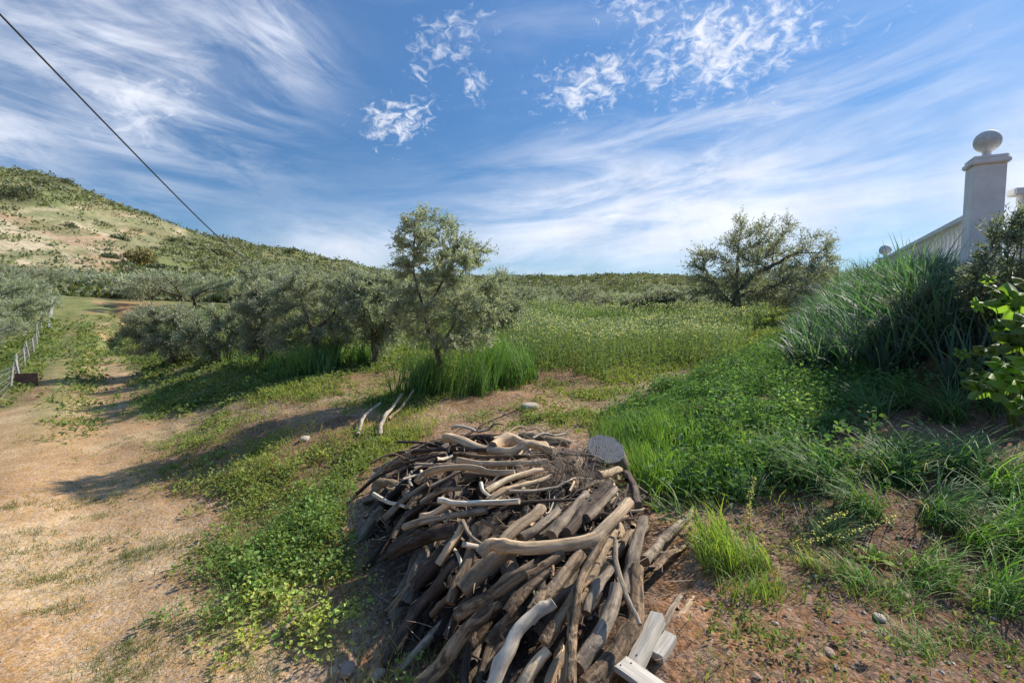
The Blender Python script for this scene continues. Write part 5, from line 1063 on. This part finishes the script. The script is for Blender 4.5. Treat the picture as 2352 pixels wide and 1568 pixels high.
A0 = RL0 + RLd * .17; balustrade(A0, P2 - RLd * .22, 2.70, 1.78, 'long white balustrade running back from the near pillar behind the cereal grass')
tg = RL0 + np.array([.16, -.08]); balustrade(tg, tg + np.array([3.4, -1.1]), 2.86, 1.78, 'short piece of white rail leaving the frame right of the near pillar')
# rendered retaining wall of the terrace under the balustrades (seen in the gaps of the grass)
def prism(name, pts2, z0, z1, mat, label, cat):
    bm = bmesh.new(); lo = [bm.verts.new((p[0], p[1], z0)) for p in pts2]; hi = [bm.verts.new((p[0], p[1], z1)) for p in pts2]; n = len(pts2)
    bm.faces.new(hi); bm.faces.new(lo[::-1])
    for i in range(n): bm.faces.new((lo[i], lo[(i + 1) % n], hi[(i + 1) % n], hi[i]))
    bmesh.ops.recalc_face_normals(bm, faces=bm.faces[:]); me = bpy.data.meshes.new(name); bm.to_mesh(me); bm.free(); return tag(link(name, me, mat), label, cat)
q0, q1 = RL0 - RLn * .0 + np.array([.0, .0]), P2
w0, w1 = RL0 + RLn * .11, P2 + RLn * .11; w2, w3 = P2 - RLn * .11, RL0 - RLn * .11
prism('terrace_wall', [w0, w1, w2, w3], .6, 1.776, M_WHITE, 'white base wall under the long balustrade, hidden by the cereal grass', 'wall')
# low buff wall end seen behind the windswept olive
pw = at_depth(1905, 640, 19.0); zz = float(G0(pw[0], pw[1])); prism('garden_wall', [(pw[0] - 1.4, pw[1] + .2), (pw[0] + .28, pw[1] - .1), (pw[0] + .34, pw[1] + .12), (pw[0] - 1.34, pw[1] + .42)], zz - .4, float(at_depth(1905, 612, 19.0)[2]), m_flat('buff_render', (.56, .50, .42), .85), 'low buff wall showing behind the right side of the windswept olive', 'wall')

# ================================================================= LEAFY PLANTS ON THE RIGHT
def lobed_leaf(acc, c, nrml, up, s, col, lobes=5):
    z = Vector(nrml).normalized(); xx = Vector(up).cross(z).normalized(); yy = z.cross(xx); n = 30; th = np.linspace(0, 2 * math.pi, n, endpoint=False)
    rr_ = s * (.72 + .20 * np.cos(lobes * (th - math.pi / 2)) + .07 * np.cos(13 * th + s * 90)) * (1 - .35 * np.exp(-((th - 1.5 * math.pi) / .35) ** 2)); V = []
    for k, f in ((0, .5), (1, 1.0)):
        for t_, r_ in zip(th, rr_): x_, y_ = math.cos(t_) * r_ * f, math.sin(t_) * r_ * f; V.append(np.array(c) + np.array(xx) * x_ + np.array(yy) * y_ + np.array(z) * (s * (.10 * math.sin(lobes * t_) * f - .22 * f * f + .03 * math.sin(11 * t_))))
    V.append(np.array(c)); j = np.arange(n); j2 = (j + 1) % n
    cc = jit(col, 1, .2)[0]; C = np.tile(cc, (2 * n + 1, 1)) * (1 + .18 * np.concatenate([np.cos(lobes * (th - math.pi / 2)), np.cos(lobes * (th - math.pi / 2)) * .3, [1.2]]))[:, None]
    acc.V.append(np.array(V)); acc.F.append(np.stack([j, j + n, j2 + n, j2], -1)[:, ::-1] + acc.n); acc.F.append(np.stack([np.full(n, 2 * n), j, j2], -1) + acc.n); acc.C.append(C); acc.n += 2 * n + 1
def stemline(acc, P, r0, r1, col, sides=5):
    P = spline(P, 10); k = np.arange(10); limb_mesh(acc, P, k - 1, np.linspace(r0, r1, 10), col, sides)
def leafy_vine(name, label, base_px, dep0, leaves, col, mat=M_WEED):
    b = at_depth(*base_px, dep0); b[2] = float(G0(b[0], b[1])); t = empty(name, b); tag(t, label, 'plant'); sa, la = Acc(), Acc()
    for px, py, dep, s, tilt in leaves:
        s *= 1.35
        c = at_depth(px, py, dep) - b; nn = Vector((-.35 + rng.normal() * .35, -.75 + rng.normal() * .3, .7 + tilt)); up = Vector((rng.normal() * .4, .2, 1.0))
        lobed_leaf(la, c, nn, up, s, col[rng.integers(0, len(col))]); stemline(sa, [np.array([rng.normal() * .05, rng.normal() * .05, 0]), c * .5 + np.array([0, 0, .12]), c + np.array([0, .01, -.01])], .006, .003, (.20, .28, .10))
    link('stem', sa.mesh('stem', True), mat, t); link('leaves', la.mesh('leaves', True), M_LUSH, t)
BL = [(.18, .29, .07), (.15, .24, .075), (.22, .34, .08)]
leafy_vine('broad_leaved_plant', 'broad-leaved plant with large lobed sunlit leaves at the right edge', (2330, 900), 3.75, [(2340, 690, 3.7, .16, .0), (2290, 665, 3.8, .07, .2), (2250, 700, 3.7, .06, -.2), (2345, 780, 3.5, .13, .0), (2265, 800, 3.6, .09, .3), (2310, 835, 3.5, .10, .1), (2270, 885, 3.5, .13, .5), (2330, 870, 3.4, .12, .3), (2210, 810, 3.7, .05, 0), (2235, 855, 3.6, .07, .4), (2360, 740, 3.5, .12, .1), (2370, 650, 3.6, .10, .1), (2300, 745, 3.8, .08, .3), (2385, 830, 3.3, .13, .2), (2350, 930, 3.3, .09, .6), (2270, 640, 3.9, .05, .1), (2225, 880, 3.6, .05, .5)], BL)
# thin-leaved bush in front of the near pillar
def twiggy_bush(name, label, cat, px, py, dep, ells, natt, ntw, L_, W_, tl, pal, rb=.02, nl=12, up=.25, mat=M_OLIVE, bark=BARK, ground=True):
    b = at_depth(px, py, dep); b[2] = float(G0(b[0], b[1])) - .05; k = dep / FPX; pts = []
    for e in ells:
        m = int(natt / len(ells)); c = at_depth(e[0], e[1], dep) - b; pts.append(c + rdir(m) * (u01(m) ** .4)[:, None] * np.array([e[2] * k, e[2] * k * .7, e[3] * k]))
    att = np.concatenate(pts); att = att[att[:, 2] > .08]; N, Pa = colonize([[np.zeros(3), np.array([0, 0, .12])], [np.zeros(3), np.array([.12, 0, .14])], [np.zeros(3), np.array([-.12, .05, .14])]], att, .05 * dep / 5, .08 * dep / 5, 60)
    rt = .0022 * dep / 5; r_ = radii(N, Pa, rt, rb); t = empty(name, b); tag(t, label, cat); sa = Acc(); limb_mesh(sa, N, Pa, r_, bark, 5); link('stems', sa.mesh('stems', True), M_BARK, t)
    if ntw:
        ca = Acc(); twigs_leaves(ca, N, Pa, r_, rt, ntw, tl, nl, L_, W_, up, att.mean(0), pal); link('foliage', ca.mesh('foliage'), mat, t)
    return t
DK = [(.09, .13, .085), (.13, .18, .12), (.07, .10, .065), (.19, .24, .16)]
twiggy_bush('narrow_leaved_bush', 'dark narrow-leaved bush growing up in front of the near pillar', 'bush', 2290, 800, 4.5, [(2300, 560, 38, 34), (2345, 530, 35, 40), (2250, 630, 50, 35), (2320, 630, 70, 40), (2380, 580, 50, 60), (2290, 520, 16, 26), (2300, 690, 70, 40)], 520, 720, .055, .010, .17, DK, .016)
twiggy_bush('narrow_leaved_bush', 'grey tangled bush inside the cereal grass left of the broad leaves', 'bush', 2130, 860, 5.0, [(2120, 720, 80, 60), (2180, 700, 60, 60), (2060, 760, 70, 40), (2200, 780, 70, 50)], 480, 800, .035, .010, .12, [(.14, .17, .13), (.10, .13, .09), (.20, .22, .18)], .014)
# meadow bushes
twiggy_bush('bare_bush', 'leafless grey-brown bush with upright twigs at the back of the meadow', 'bush', 1355, 716, 24.0, [(1355, 684, 44, 26), (1325, 690, 26, 18), (1390, 690, 26, 20)], 600, 300, .10, .03, .4, [(.16, .13, .11), (.20, .17, .14)], .05, nl=5, bark=(.15, .12, .105))
twiggy_bush('yellow_green_bush', 'small bright yellow-green bush right of the leafless bush', 'bush', 1417, 722, 22.0, [(1417, 702, 20, 13), (1405, 708, 14, 9), (1430, 708, 14, 9)], 160, 500, .12, .05, .22, [(.28, .30, .06), (.40, .38, .08), (.12, .16, .04)], .03, nl=9)
twiggy_bush('grey_bush', 'pale grey-green bush between the yellow-green bush and the windswept olive', 'bush', 1520, 730, 22.0, [(1480, 695, 46, 20), (1545, 690, 50, 26), (1600, 705, 36, 20)], 300, 1200, .13, .04, .4, [(.24, .24, .18), (.19, .20, .13), (.28, .25, .20)], .04, nl=10)
# rosette plant and flower spikes
def rosette(px, py, n, L_, W_, col, label):
    x, y = wp(px, py); b = np.array([x, y, float(G(x, y))]); t = empty('rosette_plant', b); tag(t, label, 'plant'); acc = Acc()
    for i in range(n):
        a = i * 2.4 + rng.normal() * .2; el = .25 + .9 * (i / n); d0 = np.array([math.sin(a), math.cos(a), 0]); sd_ = np.array([math.cos(a), -math.sin(a), 0]); LL = L_ * rng.uniform(.7, 1.1); S_ = 7; V = []; P = np.array([0, 0, .01]) + d0 * .01
        for k in range(S_ + 1):
            f = k / S_; w_ = W_ * (math.sin(math.pi * min(1, f * .9 + .08)) ** .8) * (1 + .12 * math.sin(k * 2.6)) * .5; ph = el - f * 1.0; 
            V += [P - sd_ * w_ + np.array([0, 0, w_ * .3]), P, P + sd_ * w_ + np.array([0, 0, w_ * .3])]; P = P + (d0 * math.cos(ph) + np.array([0, 0, 1]) * math.sin(ph)) * LL / S_
        F_ = []
        for k in range(S_):
            q = k * 3; F_ += [[q, q + 1, q + 4, q + 3], [q + 1, q + 2, q + 5, q + 4]]
        acc.add(np.array(V), np.array(F_), jit(col, 1, .15)[0])
    link('leaves', acc.mesh('leaves', True), M_WEED, t)
rosette(1800, 1072, 15, .20, .055, (.15, .24, .10), 'rosette of broad tongue-shaped leaves on the slope right of the bright grass')
rosette(1735, 1125, 9, .13, .04, (.12, .20, .08), 'smaller dark rosette below the tongue-leaved one')
rosette(2010, 1290, 9, .10, .03, (.26, .38, .08), 'small yellow-green rosette left of the flopped grasses')
def spike_plant(pts_, label):
    b = None; x, y = wp(*pts_[0]); b = np.array([x, y, float(G(x, y))]); t = empty('flower_spike', b); tag(t, label, 'wild flower'); k = y / FPX
    Q = [np.zeros(3)] + [at_depth(px, py, y) - b + np.array([0, -.03 * i, 0]) for i, (px, py) in enumerate(pts_[1:])]; sa, fa = Acc(), Acc(); stemline(sa, Q, .0022, .0012, (.24, .27, .11)); S_ = spline(Q, 40)[12:]
    n = len(S_) * 4; P = np.repeat(S_, 4, 0) + rng.normal(size=(n, 3)) * .007; d = rdir(n, .3); leaf4(fa, P, d, nrm(np.cross(d, rdir(n))), .011, .008, jit((.50, .50, .26), n, .2)); link('stem', sa.mesh('stem'), M_WEED, t); link('blossoms', fa.mesh('blossoms'), M_WEED, t)
spike_plant([(1780, 1260), (1830, 1245), (1890, 1190), (1925, 1165)], 'pale yellow flower spike pointing right, upper one of two')
spike_plant([(1790, 1290), (1860, 1245), (1950, 1215), (2035, 1175)], 'longer pale yellow flower spike below, reaching to the right')
spike_plant([(1720, 1230), (1722, 1190), (1715, 1140), (1718, 1090)], 'upright weed stem with small yellowish tips left of the flower spikes')

# ================================================================= FENCE, CABLE, FAR THINGS
M_POST = m_flat('pale_concrete_post', (.36, .34, .30), .8); M_WIRE = m_flat('galvanised_wire', (.30, .30, .30), .6, .4); M_RUST = m_flat('rusty_red_sheet', (.20, .09, .06), .8, noise=.3)
fd = nrm(np.array([-36.5, 40.8])); F0 = np.array([-9.5, 9.2]); pos = []; s_ = -1.8
while s_ < 54: pos.append(F0 + fd * s_); s_ += 2.4
root = empty('wire_fence', (F0[0], F0[1], float(G0(*F0)))); tag(root, 'wire fence on thin pale posts along the left side of the track', 'fence')
def rod(name, A_, B_, r_, mat, parent, sides=6):
    acc = Acc(); A_, B_ = np.array(A_, float), np.array(B_, float); o_ = np.array(parent.location) if parent else A_
    limb_mesh(acc, np.array([A_ - o_, B_ - o_]), np.array([-1, 0]), np.array([r_, r_]), (.5, .5, .5), sides); o = link(name, acc.mesh(name), mat, parent)
    if not parent: o.location = A_
    return o
tops = []
for i, p in enumerate(pos):
    z = float(G0(p[0], p[1])); tilt = rng.normal(size=2) * .04; h = .56 + rng.normal() * .05; tp = (p[0] + tilt[0], p[1] + tilt[1], z + h); rod('post', (p[0], p[1], z - .1), tp, .022, M_POST, root, 8); tops.append((np.array([p[0], p[1], z]), np.array(tp)))
wa = Acc(); o_ = np.array(root.location)
for (b0, t0), (b1, t1) in zip(tops[:-1], tops[1:]):
    for f in (.12, .35, .6, .82, .97):
        limb_mesh(wa, np.array([b0 + (t0 - b0) * f - o_, b1 + (t1 - b1) * f - o_]), np.array([-1, 0]), np.array([.0035, .0035]), (.4, .4, .4), 4)
    for g in np.arange(.08, 1, .11):
        limb_mesh(wa, np.array([b0 + (b1 - b0) * g + [0, 0, .1] - o_, t0 + (t1 - t0) * g - [0, 0, .03] - o_]), np.array([-1, 0]), np.array([.0022, .0022]), (.4, .4, .4), 3)
link('wire_mesh', wa.mesh('wire_mesh'), M_WIRE, root)
# white kerb-like wall along the far part of the fence
acc = Acc(); Vv = []; 
for s_ in np.linspace(18, 38, 30):
    p = F0 + fd * s_ + np.array([.25, .1]); z = float(G0(p[0], p[1])); nn_ = np.array([fd[1], -fd[0]]) * .06
    for q, dz in ((-1, -.2), (-1, .05), (1, .05), (1, -.2)): Vv.append([p[0] + nn_[0] * q, p[1] + nn_[1] * q, z + dz])
Vv = np.array(Vv); Fk = [[i * 4 + a, i * 4 + (a + 1) % 4, (i + 1) * 4 + (a + 1) % 4, (i + 1) * 4 + a] for i in range(29) for a in range(4)]; acc.add(Vv, np.array(Fk), np.array([.6, .58, .54])); tag(link('low_wall', acc.mesh('low_wall'), M_POST), 'low whitish wall at the foot of the fence at the far end of the track', 'wall')
# rusty sheet with a leaning prop at the left edge
p = at_depth(8, 862, 9.6); z = float(G0(p[0], p[1])); o = box('rusty_sheet', (.38, .03, .28), M_RUST, None, .004); o.location = (p[0] - .05, p[1] + .5, z + .14); o.rotation_euler = (R(-6), 0, R(20)); tag(o, 'rusty red-brown sheet standing behind the first fence posts', 'panel')
pa_ = at_depth(50, 878, 10.2); pb = at_depth(35, 826, 10.2); o = rod('wooden_prop', (pa_[0], pa_[1], float(G0(pa_[0], pa_[1])) - .05), tuple(pb), .022, M_POST, None, 8); tag(o, 'leaning pale prop beside the rusty sheet', 'post')
pa_ = at_depth(52, 872, 10.6); o = box('stone_block', (.16, .14, .14), m_flat('block', (.55, .47, .38), .9), None, .015); o.location = (pa_[0], pa_[1], float(G0(pa_[0], pa_[1])) + .06); tag(o, 'small pale block at the foot of the leaning prop', 'block')
# overhead cable with its far pole
A_ = at_depth(-40, -8, 5.0); E_ = at_depth(578, 606, 34.0); n = 70; s = np.linspace(0, 1, n)
Lc2 = (E_ - A_)[None] * (s ** 1.5)[:, None]; Lc2[:, 2] -= np.sin(np.pi * s ** 1.5) * .25
acc = Acc(); limb_mesh(acc, Lc2, np.arange(n) - 1, np.interp(s ** 1.5, [0, 1], [.011, .034]), (.03, .03, .035), 6); M_CABLE = m_flat('black_cable', (.03, .03, .035), .6)
o = link('power_cable', acc.mesh('power_cable', True), M_CABLE); o.location = A_; tag(o, 'black overhead cable crossing the sky from upper left down to the ridge', 'cable')
pz = float(G0(E_[0], E_[1])); t = empty('cable_pole', (E_[0], E_[1], pz)); tag(t, 'dark wooden pole carrying the overhead cable, half hidden by the near olives', 'pole'); rod('shaft', (E_[0], E_[1], pz - .2), (E_[0], E_[1], E_[2] + .15), .07, m_flat('dark_pole_wood', (.09, .07, .05), .9), t, 8)
def pole(px, py_top, py_bot, dep, r_, label, mat=None):
    t_ = at_depth(px, py_top, dep); b_ = at_depth(px, py_bot, dep); b_[2] = float(G0(b_[0], b_[1])) - .2; o = empty('utility_pole', b_); tag(o, label, 'pole', 'thin pale poles in the grove'); rod('shaft', b_, t_, r_, mat or M_POST, o, 8); a1 = t_ - np.array([.35, 0, .25]); a2 = t_ + np.array([.35, 0, -.25]); rod('crossarm', a1, a2, r_ * .7, mat or M_POST, o, 6)
pole(338, 622, 655, 85, .10, 'thin pale pole under the olive-yellow bush'); pole(259, 630, 655, 88, .10, 'thin pale pole left of the taller one, before the cleared slope'); pole(763, 595, 640, 95, .07, 'thin pole rising in front of the ridge over the broad low olive')
# small white tower / transformer house in the grove
pt = at_depth(466, 668, 72); z = float(G0(pt[0], pt[1])); acc = Acc(); w_ = .55; ht = float(at_depth(466, 652, 72)[2]) - z
t = empty('white_tower', (pt[0], pt[1], z)); tag(t, 'tiny white pointed hut among the grove olives below the ridge', 'hut'); b_ = box('wall', (w_ * 2, w_ * 2, max(ht, 1.0)), M_WHITE, t, .02); b_.location = (0, 0, max(ht, 1.0) / 2)
bm = bmesh.new(); bmesh.ops.create_cone(bm, cap_ends=True, segments=4, radius1=w_ * 1.6, radius2=.05, depth=1.0); me = bpy.data.meshes.new('roof'); bm.to_mesh(me); bm.free(); rf = link('roof', me, M_WHITE, t); rf.location = (0, 0, max(ht, 1.0) + .5); rf.rotation_euler = (0, 0, R(45))
# white roof of a shed behind the meadow
pt = at_depth(1238, 692, 30); z = float(G0(pt[0], pt[1])); t = empty('garden_shed', (pt[0], pt[1], z)); tag(t, 'little shed with a white roof showing behind the meadow', 'shed'); hr = float(at_depth(1238, 693, 30)[2]) - z
b_ = box('wall', (.55, 1.2, hr), m_flat('brown_wall', (.28, .18, .13), .9), t, .01); b_.location = (0, 0, hr / 2); b_ = box('roof', (.8, 1.4, .10), M_WHITE, t, .01); b_.location = (0, 0, hr + .053); b_.rotation_euler = (0, R(8), 0)
